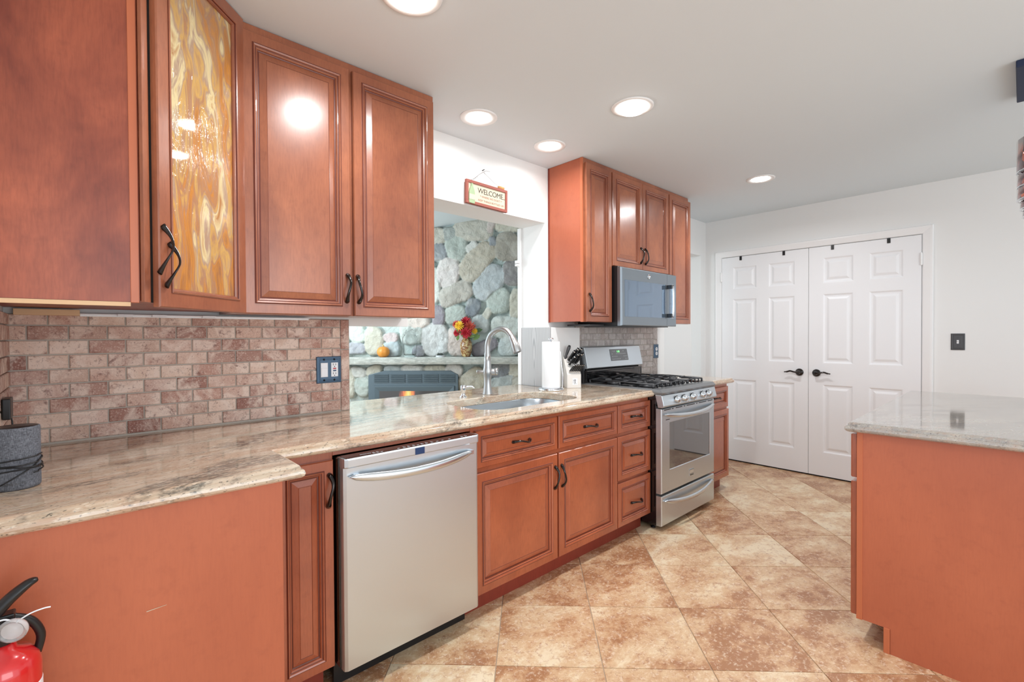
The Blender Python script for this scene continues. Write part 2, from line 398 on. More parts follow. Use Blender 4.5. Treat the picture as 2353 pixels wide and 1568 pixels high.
def text(body, fr, size, mat, name, parent, depth=.0006, shear=0, space=1.0):
    c = bpy.data.curves.new(name, 'FONT'); c.body = body; c.size = size; c.extrude = depth; c.align_x = 'CENTER'; c.align_y = 'CENTER'
    c.shear = shear; c.space_character = space
    t = bpy.data.objects.new('tmp_text', c); COL.objects.link(t)
    dg = bpy.context.evaluated_depsgraph_get(); dg.update()
    me = bpy.data.meshes.new_from_object(t.evaluated_get(dg)); bpy.data.objects.remove(t)
    mt = Matrix((fr.r, fr.u, fr.r.cross(fr.u))).transposed().to_4x4(); mt.translation = fr.o
    me.transform(mt)
    if parent: me.transform(Matrix.Translation(-root_of(parent).location))
    me.materials.clear(); me.materials.append(M[mat]); me.name = name
    o = bpy.data.objects.new(name, me); COL.objects.link(o); o.parent = parent
    return o
def struct(b, name, mats, bevel=0, **kw):
    o = b.out(name, mats, bevel=bevel, **kw); o['kind'] = 'structure'; return o

# ------------------------------------------------------------ dimensions
YW, XB, XS, ZC = 2.267, 4.876, -0.165, 2.44
YU, YC, ZT = 1.96, 1.672, 0.912           # upper face frame, base face frame, worktop height
ZUB = 1.362

# ------------------------------------------------------------ room shell
def tiles_mesh(cells, th, inset, bevel_, plane):
    """cells: list of polygons (2D); plane(u,v,c)->world ; returns bmesh with rnd attribute"""
    bm = bmesh.new(); lay = bm.faces.layers.float.new('rnd')
    for poly in cells:
        r = random.random(); n = len(poly)
        cx = sum(p[0] for p in poly)/n; cy = sum(p[1] for p in poly)/n
        def ring(ins, c):
            out = []
            for i, p in enumerate(poly):
                a = Vector(poly[i-1]) - Vector(p); b = Vector(poly[(i+1) % n]) - Vector(p)
                la, lb = max(a.length,1e-6), max(b.length,1e-6); a /= la; b /= lb
                sn = abs(a.x*b.y - a.y*b.x)
                if sn < .2: sn = .2
                d = (a+b)/sn*ins
                m_ = min(la, lb)*.45
                if d.length > m_: d = d.normalized()*m_
                out.append(bm.verts.new(plane(p[0]+d.x, p[1]+d.y, c)))
            return out
        A, Bq, Cq = ring(inset, 0), ring(inset, th-bevel_), ring(inset+bevel_, th)
        fs = []
        for L0, L1 in ((A,Bq),(Bq,Cq)):
            for i in range(n): 
                try: fs.append(bm.faces.new([L0[i], L0[(i+1)%n], L1[(i+1)%n], L1[i]]))
                except ValueError: pass
        fs.append(bm.faces.new(Cq))
        for f in fs: f[lay] = r
    return bm
def clip(poly, a, b, c):
    """keep a*x+b*y<=c"""
    out = []
    for i in range(len(poly)):
        p, q = poly[i-1], poly[i]; dp = a*p[0]+b*p[1]-c; dq = a*q[0]+b*q[1]-c
        if (dp <= 0) != (dq <= 0):
            t = dp/(dp-dq); out.append((p[0]+(q[0]-p[0])*t, p[1]+(q[1]-p[1])*t))
        if dq <= 0: out.append(q)
    # drop dupes
    res = []
    for p in out:
        if not res or (abs(p[0]-res[-1][0])+abs(p[1]-res[-1][1])) > 1e-4: res.append(p)
    if len(res) > 1 and (abs(res[0][0]-res[-1][0])+abs(res[0][1]-res[-1][1])) < 1e-4: res.pop()
    return res
def area(poly): return abs(sum(poly[i-1][0]*poly[i][1]-poly[i][0]*poly[i-1][1] for i in range(len(poly))))/2 if len(poly) > 2 else 0

# floor: slab of grout with square tiles laid at 45 degrees
D = 0.2914; cells = []
FX0, FX1, FY0, FY1 = -1.6, XB, -3.0, YW
for i in range(-16, 18):
    for j in range(-22, 16):
        if (i+j) % 2: continue
        cx, cy = 1.7675 + i*D, 1.3785 + j*D + D
        poly = [(cx-D,cy),(cx,cy-D),(cx+D,cy),(cx,cy+D)]
        for a, b, c in ((1,0,FX1),(-1,0,-FX0),(0,1,FY1),(0,-1,-FY0)): poly = clip(poly, a, b, c)
        if area(poly) > .002: cells.append(poly)
bm = tiles_mesh(cells, .004, .0018, .0010, lambda u,v,c: Vector((u,v,c-.004)))
b = B(); b.bm = bm; b.mi = 1
b.box(FX0, FX1, FY0, FY1, -.06, -.0042)
struct(b, 'floor', ['floor','floorgrout'])
b = B(); b.box(-.4, 6.4, YW, 7.2, -.06, -.002); struct(b, 'floor_rear_room', 'floorgrout')
b = B(); b.box(-1.6, XB+.1, -3.0, YW+.23, ZC, ZC+.06); struct(b, 'ceiling', 'ceil')
# left wall with the pass-through and the far opening
b = B()
b.box(XS-.12, 1.002, YW, 2.5, 0, ZC)
b.box(1.002, 2.421, YW, 2.5, 0, .868)
b.box(1.002, 2.421, YW, 2.5, 2.057, ZC)
b.box(2.421, 4.03, YW, 2.5, 0, ZC)
b.box(4.03, 4.772, YW, 2.5, 2.087, ZC)
b.box(4.772, XB+.1, YW, 2.5, 0, ZC)
struct(b, 'wall_left', 'wall')
b = B(); b.box(2.421, 2.732, 2.214, YW, ZT, 1.33); struct(b, 'trim_1', 'wall', bevel=.002)
b = B(); b.box(2.412, 2.4205, 2.214, 2.512, ZT, 1.33)
tag(b.out('laminate_backsplash', 'graywood', bevel=.001), 'gray wood grain board on the side of the pass-through, above the counter', 'backsplash')
b = B(); b.box(2.405, 2.421, 2.5, 2.53, ZT, 2.057); struct(b, 'trim_2', 'trimw', bevel=.002)
b = B(); b.box(2.378, 2.405, 2.5, 2.53, 1.80, 1.822); b.box(2.378, 2.405, 2.5, 2.53, 1.78, 1.797); b.box(2.40, 2.42, 2.502, 2.528, 1.772, 1.83)
tag(b.out('wall_bracket', 'trimw', bevel=.002), 'small white double bracket on the right edge of the pass-through, in front of the stones', 'bracket')
b = B(); b.box(XB, XB+.1, -3.0, YW, 0, 2.44)
struct(b, 'wall_back', 'wall')
b = B(); b.box(XS-.12, XS, 1.25, YW, 0, ZC); struct(b, 'wall_side', 'wall')
# rear room
SR = 1/math.sqrt(2)
def fire_frame(s, z, D_):   # frame on the 45-degree corner plane; a along s, b up, c to the camera
    o = Vector(((D_+s)*SR, (D_-s)*SR, z)); return Fr(o, (SR,-SR,0), (0,0,1), (-SR,-SR,0))
b = B(fire_frame(0, 0, 5.05)); b.box(.42, 2.0, 0, 3.1, -.08, 0); struct(b, 'wall_rear_right', 'wall')
b = B(); b.box(4.772, XB+.1, 2.5, 4.3, 0, 2.9); struct(b, 'wall_rear_side', 'wall')
b = B()
zc = lambda x, y: 2.425 + .16*((x-y)*SR + 1.03)
q = [(.2,2.5),(4.9,2.5),(4.9,7.4),(.2,7.4)]
b.rings([[(x,y,zc(x,y)) for x,y in q], [(x,y,zc(x,y)+.05) for x,y in q]]); struct(b, 'ceiling_rear_room', 'ceil')

# ---- stone fireplace
fp = thing('stone_fireplace', 'corner fireplace of rounded gray fieldstones with a stone mantel, seen through the pass-through', 'fireplace', (3.5, 3.5, 0))
GB, GW, GG, GD, LT, PK, DP, BE = (188,184,172), (206,206,200), (176,184,176), (148,152,156), (214,216,208), (204,190,184), (138,134,134), (196,192,176)
ST = [(1008,543,24,19,0,GB),(1036,539,15,17,0,(160,166,162)),(1090,531,46,25,6,GB),(1131,524,9,16,-20,PK),(1168,520,27,17,0,BE),(1012,580,19,20,0,GD),(1053,571,23,27,0,GG),(1087,570,15,9,40,GW),
(1100,602,50,28,47,(186,178,162)),(1169,569,28,30,0,(160,154,142)),(1133,556,8,12,0,GD),(1033,628,25,33,-10,(212,204,200)),(1002,632,8,17,0,LT),(1127,650,43,27,45,(182,188,190)),(1177,630,20,28,0,DP),
(1050,675,38,24,22,(184,178,168)),(1001,668,14,27,0,LT),(1146,692,25,28,0,(182,192,184)),(1185,700,13,34,0,BE),(1089,708,17,21,-15,(130,136,142)),(1121,721,9,18,-25,(200,198,184)),(1011,725,15,23,0,(150,144,152)),
(1050,724,24,20,0,GG),(1107,745,18,21,0,(186,192,190)),(1165,752,34,24,0,(198,204,198)),(962,742,28,15,8,(214,200,190)),(822,765,18,20,0,(206,214,204)),(822,800,20,14,0,(170,170,176)),(862,783,22,32,0,BE),(901,776,16,11,0,(206,190,188)),
(902,801,20,18,20,(184,196,200)),(950,766,28,24,0,(190,198,192)),(1003,779,32,38,15,(206,206,204)),(1051,786,21,33,0,(214,200,192)),(1116,799,30,16,28,(140,134,140)),(1171,796,24,24,0,(190,198,196)),(964,806,14,12,0,(150,150,156)),
(826,854,15,13,0,GW),(862,851,20,13,12,BE),(905,850,18,10,0,(186,196,196)),(950,849,28,10,0,GW),(1003,850,24,11,0,BE),(1044,851,19,14,-10,(210,206,200)),(836,888,17,24,0,GG),(808,880,10,34,0,BE),
(1088,877,34,27,38,(176,168,150)),(1148,850,27,17,12,(124,126,130)),(1184,850,15,15,0,BE),(1152,885,38,18,18,(166,172,170)),(1186,885,14,22,0,GB),
(985,520,16,18,0,GB),(968,560,24,26,0,GW),(972,620,28,30,0,GG),(965,680,30,28,0,GB),(790,760,14,40,0,GB),(790,830,16,30,0,GW),(930,700,26,26,0,GD),(1215,560,22,34,0,GG),(1218,640,22,38,0,GB),(1220,720,20,36,0,GW),(1215,800,20,34,0,GD),(1060,485,40,18,0,GG),(1120,488,22,18,0,GW),(1180,486,30,16,0,GB),(1215,870,18,28,0,BE)]
px2s = lambda px: (px-1217.4)*.0047
px2z = lambda py: 1.2774-(py-771)*.004648
def stone_grid(s0, s1, z0, z1, step):
    ns, nz = int((s1-s0)/step)+1, int((z1-z0)/step)+1
    fr = fire_frame(0, 0, 5.05)
    bm = bmesh.new(); col = bm.verts.layers.float_color.new('tone')
    stones = []
    for px, py, a, bb, ang, t in ST:
        stones.append((px2s(px), px2z(py), a*.00512, bb*.0051, math.radians(ang), lin(t)))
    rs = random.Random(3)
    s_ = s0
    mort = lin(188,200,196)
    G = []
    for j in range(nz):
        row = []
        for i in range(ns):
            s, z = s0+i*step, z0+j*step
            ww = mnoise.noise((s*6, z*6, 0))*.022+mnoise.noise((s*22, z*22, 3))*.005; w2 = mnoise.noise((s*6, z*6, 5))*.022+mnoise.noise((s*22, z*22, 8))*.005
            best = 9; bt = None; bk = 0
            for k, (cs, cz, a, bb, ang, t) in enumerate(stones):
                ds, dz = s+ww-cs, z+w2-cz
                if abs(ds) > .3 or abs(dz) > .3: continue
                u = (ds*math.cos(ang)+dz*math.sin(ang))/a; v = (-ds*math.sin(ang)+dz*math.cos(ang))/bb
                r = (abs(u)**3+abs(v)**3)**(1/3)
                if r < best: best, bt, bk = r, t, k
            if best < 1.0:
                h = .055*(1-best**9)**.5 + .006*mnoise.noise((s*18, z*18, bk)) + .014*mnoise.noise((s*5, z*5, bk*3)) - .010*abs(mnoise.noise((s*9+bk, z*9, 2)))
                c = bt if best < .96 else mort
            else:
                h = -.012 + .003*mnoise.noise((s*20, z*20, 9)); c = mort
            vv = bm.verts.new(fr.P(s, z, h)); vv[col] = c; row.append(vv)
        G.append(row)
    for j in range(nz-1):
        for i in range(ns-1):
            f = bm.faces.new((G[j][i], G[j][i+1], G[j+1][i+1], G[j+1][i])); f.smooth = True
    return bm
b = B(fire_frame(0, 0, 5.05)); b.bm.free(); b.bm = stone_grid(-2.12, .44, .30, 2.70, .009)
b.box(-2.7, .44, 0, 2.9, -.2, -.02)
b.out('stone_face', 'stone', fp)
b = B(fire_frame(0, 0, 5.05))
rr = []
for i in range(60):
    s = -2.3 + i*(2.72/59); e = .012*mnoise.noise((s*9,1,0)); e2 = .010*mnoise.noise((s*11,4,0))
    rr.append([(s, 1.052, -.02), (s, 1.052, .17), (s, 1.042+e2*.3, .182+e), (s, 1.0+e2, .176+e), (s, .978+e2, .165), (s, .975, -.02)])
b.rings(rr); b.out('mantel', 'mantel', fp, label='long rough-edged stone shelf')
b = B(fire_frame(0, 0, 5.05))
b.rings([[(-1.72,.3,c),(-.76,.3,c),(-.76,.86,c),(-.84,.905,c),(-1.55,.905,c),(-1.72,.86,c)] for c in (-.05,.075)])
ins = b.out('firebox_insert', 'insert', fp, bevel=.004)
b = B(fire_frame(0, 0, 5.05))
for k in range(5):
    a0 = -1.655+k*.177
    for j in range(5):
        z = .862-j*.0185; b.rings([[(a0,z,.0755),(a0,z+.006,.0755),(a0,z+.004,.088),(a0,z-.006,.086)],[(a0+.155,z,.0755),(a0+.155,z+.006,.0755),(a0+.155,z+.004,.088),(a0+.155,z-.006,.086)]])
b.out('louvre_grille', 'insert', ins)
b = B(fire_frame(0, 0, 5.05)); b.box(-1.66,-.80,.35,.745,.0755,.079); b.out('glass_surround', 'dark', ins)
b = B(fire_frame(0, 0, 5.05)); b.panel(.86,.40,[(0,.079),(0,.09),(.012,.09),(.055,.081),(.055,.0795)], -1.66,.345); b.out('door_frame', 'insert', ins)
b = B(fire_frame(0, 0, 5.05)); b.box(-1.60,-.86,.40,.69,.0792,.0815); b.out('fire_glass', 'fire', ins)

# ---- things on the mantel
DM = 4.94
def mf(s): return fire_frame(s, 1.052, DM)
f = mf(-1.545); b = B(f); b.lathe([(0,0),(.030,.0),(.052,.015),(.066,.045),(.064,.075),(.048,.100),(.020,.112),(0,.110)], seg=32, flute=.03, nf=8)
t = thing('pumpkin', 'small round orange pumpkin at the left of the stone mantel', 'pumpkin', f.o); b.out('pumpkin_body', 'pumpkin', t)
b = B(f); b.tube([f.P(0,.105,0), f.P(.002,.120,0), f.P(-.006,.135,.003)], [.012,.007,.006]); b.f = W0
b = B(W0); b.tube([f.P(0,.105,0), f.P(.002,.120,0), f.P(-.006,.135,.003)], [.012,.007,.006]); b.out('stem', 'stem', t)
f = mf(-1.26); t = thing('glass_jar', 'tall clear cut-glass jar with a lid on the stone mantel, right of the pumpkin', 'jar', f.o)
b = B(f); b.lathe([(.062,0),(.066,.01),(.064,.03),(.072,.12),(.080,.19),(.074,.215),(.060,.225),(.060,.235),(.055,.235),(.055,.225),(.068,.21),(.073,.19),(.062,.05),(.055,.02),(0,.02)], seg=40, flute=.02, nf=20); b.out('jar_body', 'crystal', t)
b = B(f); b.lathe([(.055,.236),(.066,.240),(.066,.252),(.052,.262),(.040,.285),(.020,.298),(.012,.302),(.018,.312),(.012,.325),(0,.327)], seg=32); b.out('lid', 'crystal', t)
f = mf(-.94); t = thing('glass_candle_holder', 'slim clear glass candle holder on the mantel, left of the flower vase', 'candle holder', f.o)
b = B(f); b.lathe([(.045,0),(.048,.01),(.030,.035),(.022,.045),(.040,.06),(.030,.10),(.014,.115),(.020,.14),(.012,.17),(.024,.19),(.030,.225),(.018,.235),(0,.23)], seg=28, flute=.04, nf=8); b.out('holder_body', 'crystal', t)
b = B(f); b.lathe([(.0465,0.0),(.046,.012),(0,.012)], seg=28); b.out('base', 'white', t)
f = mf(-.667); t = thing('ceramic_vase', 'brown and cream mottled ceramic vase on the stone mantel holding flowers', 'vase', f.o)
b = B(f); b.lathe([(.036,0),(.045,.01),(.058,.06),(.064,.11),(.060,.15),(.042,.18),(.030,.190),(.034,.20),(.028,.20),(.026,.185),(0,.18)], seg=32); b.out('vase_body', 'ceramic', t)
t = thing('flower_bouquet', 'bouquet of red and yellow artificial mums with green leaves in the mottled vase', 'flowers', f.P(0,.20,0))
def mum(fr, r, mat, nm):
    b = B(fr)
    rnd = random.Random(int(r*1e5)+len(nm))
    for ringi, (nn, tilt, L) in enumerate(((14,.1,1.0),(12,.5,.92),(10,.85,.8),(7,1.2,.6))):
        for k in range(nn):
            a = 2*pi*k/nn + ringi*.3 + rnd.uniform(-.1,.1)
            d = Vector((math.cos(a)*math.cos(tilt), math.sin(a)*math.cos(tilt), math.sin(tilt)))
            sd = Vector((-math.sin(a), math.cos(a), 0))
            p0 = d*(r*.15); p1 = d*(r*.65); p2 = d*(r*L); w_ = r*.13
            b.rings([[tuple(p0-sd*w_*.4), tuple(p0+sd*w_*.4), tuple(p0+sd*w_*.4+Vector((0,0,.001))), tuple(p0-sd*w_*.4+Vector((0,0,.001)))],
                     [tuple(p1-sd*w_), tuple(p1+sd*w_), tuple(p1+sd*w_+Vector((0,0,.0012))), tuple(p1-sd*w_+Vector((0,0,.0012)))],
                     [tuple(p2-sd*w_*.5), tuple(p2+sd*w_*.5), tuple(p2+sd*w_*.5+Vector((0,0,.001))), tuple(p2-sd*w_*.5+Vector((0,0,.001)))]])
    b.ball((0,0,r*.1), r*.28)
    return b.out('flower', mat, t)
for (a, z, c, r, mt) in ((-.05,.33,.03,.062,'petalr'),(.0,.385,.0,.06,'petalr'),(-.06,.345,.055,.052,'petaly'),(.045,.335,.03,.062,'petalo'),(-.10,.36,.0,.045,'petalo'),(.01,.27,.06,.06,'petalr'),(.09,.29,.02,.035,'petaly'),(-.09,.27,.03,.04,'petalr')):
    n_ = Vector((a*4, (z-.28)*3, 1)); 
    fr = Fr(f.P(a, z-.02, c), n=(f.r*n_.x+f.u*n_.y+f.n*n_.z), r=f.r, u=f.u); fr.r = (fr.r - fr.n*fr.r.dot(fr.n)).normalized(); fr.u = fr.n.cross(fr.r)
    mum(fr, r, mt, mt)
rl = random.Random(5)
for k in range(16):
    a = rl.uniform(-.11,.13); z = rl.uniform(.20,.29); c = rl.uniform(-.02,.05); L = rl.uniform(.03,.05); th = rl.uniform(0,6.28)
    d = Vector((math.cos(th), math.sin(th)*.6, .3)).normalized(); sd = Vector((-math.sin(th), math.cos(th), .1)).normalized()
    b = B(Fr(f.P(a,z,c), f.r, f.u, f.n))
    b.rings([[tuple(d*(L*u)+sd*(w_*L)), tuple(d*(L*u)-sd*(w_*L)), tuple(d*(L*u)-sd*(w_*L)+Vector((0,0,.0015))), tuple(d*(L*u)+sd*(w_*L)+Vector((0,0,.0015)))] for u, w_ in ((-1,.03),(-.4,.42),(.2,.45),(.7,.2),(1,.02))])
    b.out('leaf', 'leaf' if k % 3 else 'leafd', t)
for k in range(5):
    p = f.P((k-2)*.03, .30, .01)
    b = B(W0); b.tube([f.P(0,.12,0), f.P((k-2)*.01,.2,0), p], .003, 6); b.out('flower_stem', 'leafd', t)

# ------------------------------------------------------------ closet doors and casing
def XF(y, z, x=XB): return Fr((x, y, z), (0,-1,0), (0,0,1), (-1,0,0))
b = B(XF(0,0))
prof = [(-.001,0.0),(.006,.010),(.014,.012),(.050,.018),(.062,.018),(.066,.012),(.068,0)]
# casing as a three-sided sweep with mitres
yl, yr, zt = 2.093, .539, 2.047
rings_ = []
def cas(ins, c):
    return [(-(yl+ins), 0, c), (-(yl+ins), zt+ins, c), (-(yr-ins), zt+ins, c), (-(yr-ins), 0, c)]
rr = [cas(i_, c_) for i_, c_ in prof]
V = [[b.v(p) for p in r] for r in rr]
for k in range(len(V)-1):
    for i in range(3): b.face([V[k][i], V[k][i+1], V[k+1][i+1], V[k+1][i]])
for i in (0,3): b.face([V[k][i] for k in range(len(V))])
struct(b, 'trim_3', 'trimw')
def closet_door(y0, y1, name, hy, hdir, hinge_y):
    w_ = y0-y1; fr = XF(y0, .012); b = B(fr)
    H_ = 2.033; th = .010
    # slab built from stiles and rails around six moulded panels
    st = .108*w_/.775; mid = .105
    pw = (w_-2*st-mid)/2
    rows = [(.205,.815),(1.0,1.615),(1.71,1.935)]
    b.box(0, w_, 0, H_, -.03, th-.0085)
    xs = [0, st, st+pw, st+pw+mid, w_-st, w_]
    zs = [0]+[v for r in rows for v in r]+[H_]
    for i in range(len(xs)-1):
        for j in range(len(zs)-1):
            if i in (1,3) and j in (1,3,5):
                b.panel(xs[i+1]-xs[i], zs[j+1]-zs[j], [(0,th),(.006,th-.001),(.014,th-.0065),(.020,th-.0078),(.030,th-.0078),(.046,th-.0015),(.050,th-.0005)], xs[i], zs[j], cap0=False)
            else:
                V_ = [b.v(p) for p in ((xs[i],zs[j],th),(xs[i+1],zs[j],th),(xs[i+1],zs[j+1],th),(xs[i],zs[j+1],th))]; b.face(V_)
    for a in (0, w_):
        V_ = [b.v(p) for p in ((a,0,-.03),(a,H_,-.03),(a,H_,th),(a,0,th))]; b.face(V_)
    for z in (0, H_):
        V_ = [b.v(p) for p in ((0,z,-.03),(w_,z,-.03),(w_,z,th),(0,z,th))]; b.face(V_)
    d = b.out(name, 'doorw'); d['kind'] = 'structure'
    hf = XF(hy, .925); b = B(hf)
    b.lathe([(.033,th),(.033,th+.006),(.028,th+.012),(.018,th+.016),(.012,th+.045),(.014,th+.05),(0,th+.052)], axis='c', seg=28)
    pts = smooth_pts([hf.P(0,0,th+.045), hf.P(hdir*.03,.003,th+.05), hf.P(hdir*.065,.010,th+.045), hf.P(hdir*.09,.002,th+.042), hf.P(hdir*.115,-.001,th+.045)], 5)
    b.f = W0; b.tube(pts, [.009]*4+[.0075]*(len(pts)-8)+[.005]*4, 10)
    b.out('door_handle', 'bronze', d)
    b = B(XF(hinge_y, 1.81)); b.box(-.012,.004,0,.09,-.0,.018); b.lathe([(.007,-.004),(.007,.094)], (-.004,0,.016), seg=12); b.out('hinge', 'trimw', d, bevel=.001)
    return d
closet_door(2.091, 1.3165, 'door_1', 1.386, -1, 2.093)
closet_door(1.3125, .541, 'door_2', 1.251, 1, .538)
b = B(); b.box(XB-.004, XB+.004, .541, 2.091, 0, .014); b.box(XB-.006,XB+.004,.541,2.091,2.0455,2.0472); struct(b, 'closet_gap_shade', 'dark')  # dark strips stand for the shade in the gaps under and over the doors
for y, wh in ((1.906,'leftmost, on the left closet door'),(1.518,'on the left closet door, nearest the meeting line'),(1.132,'on the right closet door, nearest the meeting line'),(.744,'rightmost, on the right closet door')):
    fr = XF(y, 1.985); b = B(fr); b.box(-.011,.011,.022,.062,.0105,.014); b.box(-.011,.011,.058,.0605,-.02,.014)
    tag(b.out('over_door_hook', 'black', bevel=.0008), 'small black over-door hook, '+wh, 'hook', 'over-the-door hooks')
# switch on the back wall
def cover_plate(fr, w_, h_, mat, parent):
    b = B(fr); b.panel(w_, h_, [(0,0),(0,.003),(.003,.006),(.008,.0065),(.010,.005),(.014,.005),(.016,.0065)], -w_/2, -h_/2); return b.out('cover_plate', mat, parent)
fr = XF(.332, 1.209); t = thing('light_switch', 'pewter wall switch plate with a white toggle right of the closet doors', 'light switch', fr.o)
cover_plate(fr, .078, .124, 'plated', t)
b = B(fr); b.box(-.006,.006,-.013,.013,.0066,.009); b.rings([[(-.004,-.006,.008),(.004,-.006,.008),(.004,.006,.008),(-.004,.006,.008)],[(-.003,.006,.02),(.003,.006,.02),(.003,.013,.018),(-.003,.013,.018)]]); b.out('toggle', 'white', t)
for z in (-.03,.03): b = B(fr); b.lathe([(.0035,.0066),(.003,.008),(0,.0082)], (0,z,0), axis='c', seg=12); b.out('screw', 'plated', t)

# ------------------------------------------------------------ cabinets
RAISED = [(0,0),(0,.015),(.003,.019),(.042,.019),(.0425,.0215),(.047,.024),(.053,.0215),(.0545,.017),(.058,.0165),(.063,.0135),(.0645,.0085),(.069,.0075),(.071,.0085),(.095,.0155),(.0975,.0165),(.099,.0155)]
RMI = [0,0,0,0,1,0,0,1,0,0,1,1,0,0,1,0]
def raised(fr, a0, b0, w_, h_, name, mat, parent, scale=1.0):
    mx = min(w_, h_)*.5-.008
    sc = min(scale, mx/.099)
    pr = [(i_ if i_ <= .003 else i_*sc, c_) for i_, c_ in RAISED]
    b = B(fr); b.panel(w_, h_, pr, a0, b0, mis=RMI); return b.out(name, [mat,'glaze'], parent)
def pull(fr, vertical, parent, L=.115, flip=1):
    """arched pull, fr at the handle centre on the door face"""
    n = 16; pts = []; rad = []; base = []
    for k in range(n+1):
        t = -1+2*k/n
        al = t*L/2; out_ = .027*(1-abs(t)**2.6)+.002; sd = flip*.006*math.sin(t*pi*.9)
        pts.append(fr.P(sd, al, out_) if vertical else fr.P(al, sd, out_))
        rad.append(.0042+.0040*abs(t)**3)
    b = B(W0); b.tube(pts, rad, 10, ell=1.25)
    for e in (0, -1):
        p = pts[e]; b.tube([p - fr.n*.002, p + fr.n*.004], [.0085,.0065], 12)
    return b.out('handle', 'bronze', parent)
def frame_panel(fr, w_, h_, stile, th, name, mat, parent):
    b = B(fr)
    b.box(0,stile,0,h_,0,th); b.box(w_-stile,w_,0,h_,0,th); b.box(stile,w_-stile,0,stile,0,th); b.box(stile,w_-stile,h_-stile,h_,0,th)
    return b.out(name, mat, parent, bevel=.001)

# --- corner wall cabinet (diagonal)
cw = thing('corner_wall_cabinet', 'tall diagonal corner wall cabinet with an amber art-glass door', 'cabinet', (.1, 1.9, 1.362))
b = B(W0); zb = 1.374
b.prism([(XS+.002,1.66),(.138,1.66),(.443,1.965),(.443,YW-.002),(XS+.002,YW-.002)], zb+.004, ZC-.002)
b.out('cabinet_body', 'panelu', cw)
b = B(FRONT(0,1.66,0)); b.box(XS+.002,.118,zb,ZC-.002,0,.004); b.out('side_panel', 'panelu', cw, label='mottled red-brown side panel')
b = B(FRONT(0,1.66,0)); b.box(XS+.002,.118,zb-.012,zb-.001,-.01,.004); b.out('raw_edge', 'raw', cw, label='bare plywood bottom edge')
b = B(FRONT(0,1.66,0)); b.box(.118,.1365,zb-.002,ZC-.002,-.012,.006); b.out('corner_strip', 'strip', cw, bevel=.001)
DG = Fr((.1395,1.6565,0), (SR,SR,0), (0,0,1), (SR,-SR,0)); LD = .431
b = B(DG); 
for a0, a1, z0, z1 in ((0,.045,zb,ZC-.002),(LD-.040,LD+.004,zb-.012,ZC-.002),(.045,LD-.04,zb,zb+.045),(.045,LD-.04,ZC-.05,ZC-.002)): b.box(a0,a1,z0,z1,.001,.012)
b.out('face_frame', 'woodu', cw, bevel=.001)
b = B(DG); b.box(.021,.0345,zb,ZC-.02,.012,.0132); b.out('gap_shade_strip', 'dark', cw)  # dark strip laid on the frame, standing in for a shaded gap
zd0, zd1 = 1.362, 2.437
fr = DG.at(.028, zd0, .013); wd, hd = LD-.028+.006, zd1-zd0
b = B(fr)
gi = .058; pr = [(0,0),(0,.016),(.003,.020),(.043,.020),(.0435,.0225),(.047,.0245),(.050,.0225),(.0515,.018),(.055,.017),(.058,.013),(.058,.004)]
b.rings([[(i_,i_,c_),(wd-i_,i_,c_),(wd-i_,hd-i_,c_),(i_,hd-i_,c_)] for i_, c_ in pr], cap0=False, cap1=False, mis=[0,0,0,1,0,0,1,0,0,0,0])
dr = b.out('cabinet_door', ['woodu','glaze'], cw)
b = B(fr); b.box(.05,wd-.05,.05,hd-.05,.003,.008); b.out('art_glass', 'amber', dr, label='amber and cream swirled glass')
b = B(fr); b.box(.001,wd-.001,.001,.012,-.001,.0); b.out('door_edge', 'kick', dr)
def big_pull(fr, L, parent):
    n = 24; pts = []; rad = []
    for k in range(n+1):
        t = -1+2*k/n
        pts.append(fr.P(.010*math.sin(t*pi*.8), t*L/2, .036*(1-abs(t)**1.6)+.001)); rad.append(.0035+.0065*abs(t)**2.2)
    b = B(W0); b.tube(pts, rad, 10, ell=.55); b.out('handle', 'bronze', parent)
big_pull(fr.at(.004, .163, .020), .135, dr)
big_pull(fr.at(.028, .123, .020), .125, dr)

# --- wall cabinets
def wall_cab(x0, x1, zb_, doors, label, name='wall_cabinet', side=None, handles=(), zdoor=None):
    t = thing(name, label, 'cabinet', ((x0+x1)/2, 2.1, zb_), group=None)
    b = B(W0); b.box(x0+.001, x1-.001, YU+.019, YW-.002, zb_+.006, ZC-.002); b.out('cabinet_body', 'woodu', t)
    b = B(FRONT(0,YU+.019,0))
    b.box(x0,x1,zb_,zb_+.04,0,.019); b.box(x0,x1,ZC-.042,ZC-.002,0,.019)
    b.box(x0,x0+.03,zb_+.04,ZC-.042,0,.019); b.box(x1-.03,x1,zb_+.04,ZC-.042,0,.019)
    if len(doors) > 1:
        xm = (doors[0][1]+doors[1][0])/2; b.box(xm-.02,xm+.02,zb_+.04,ZC-.042,0,.019)
    b.out('face_frame', 'woodu', t, bevel=.0008)
    ds = []
    for d0, d1 in doors:
        ds.append(raised(FRONT(0,YU-.001,0), d0, (zdoor or zb_)+.001, d1-d0, 2.405-(zdoor or zb_)-.001, 'cabinet_door', 'woodu', t, scale=.9))
    for di, hx, hz, fl in handles: pull(FRONT(hx, YU-.020, hz), True, ds[di], .112, fl)
    if side:
        b = B(W0); b.box(x0-.004,x0,YU+.02,YW-.002,zb_+.004,ZC-.002); b.out('side_panel', 'panel', t, label='orange-brown veneer side panel')
        b = B(W0); b.box(x0-.006,x0+.001,YU,YU+.02,zb_,ZC-.002); b.out('corner_strip', 'strip', t)
        b = B(W0); b.box(x0-.006,x0,YW-.016,YW-.002,zb_+.002,ZC-.002); b.out('scribe_strip', 'kick', t)
    return t
wall_cab(.446, 1.30, ZUB, [(.461,.871),(.886,1.292)], 'wide two-door cherry wall cabinet left of the pass-through', handles=[(0,.853,1.478,1),(1,.902,1.477,-1)])
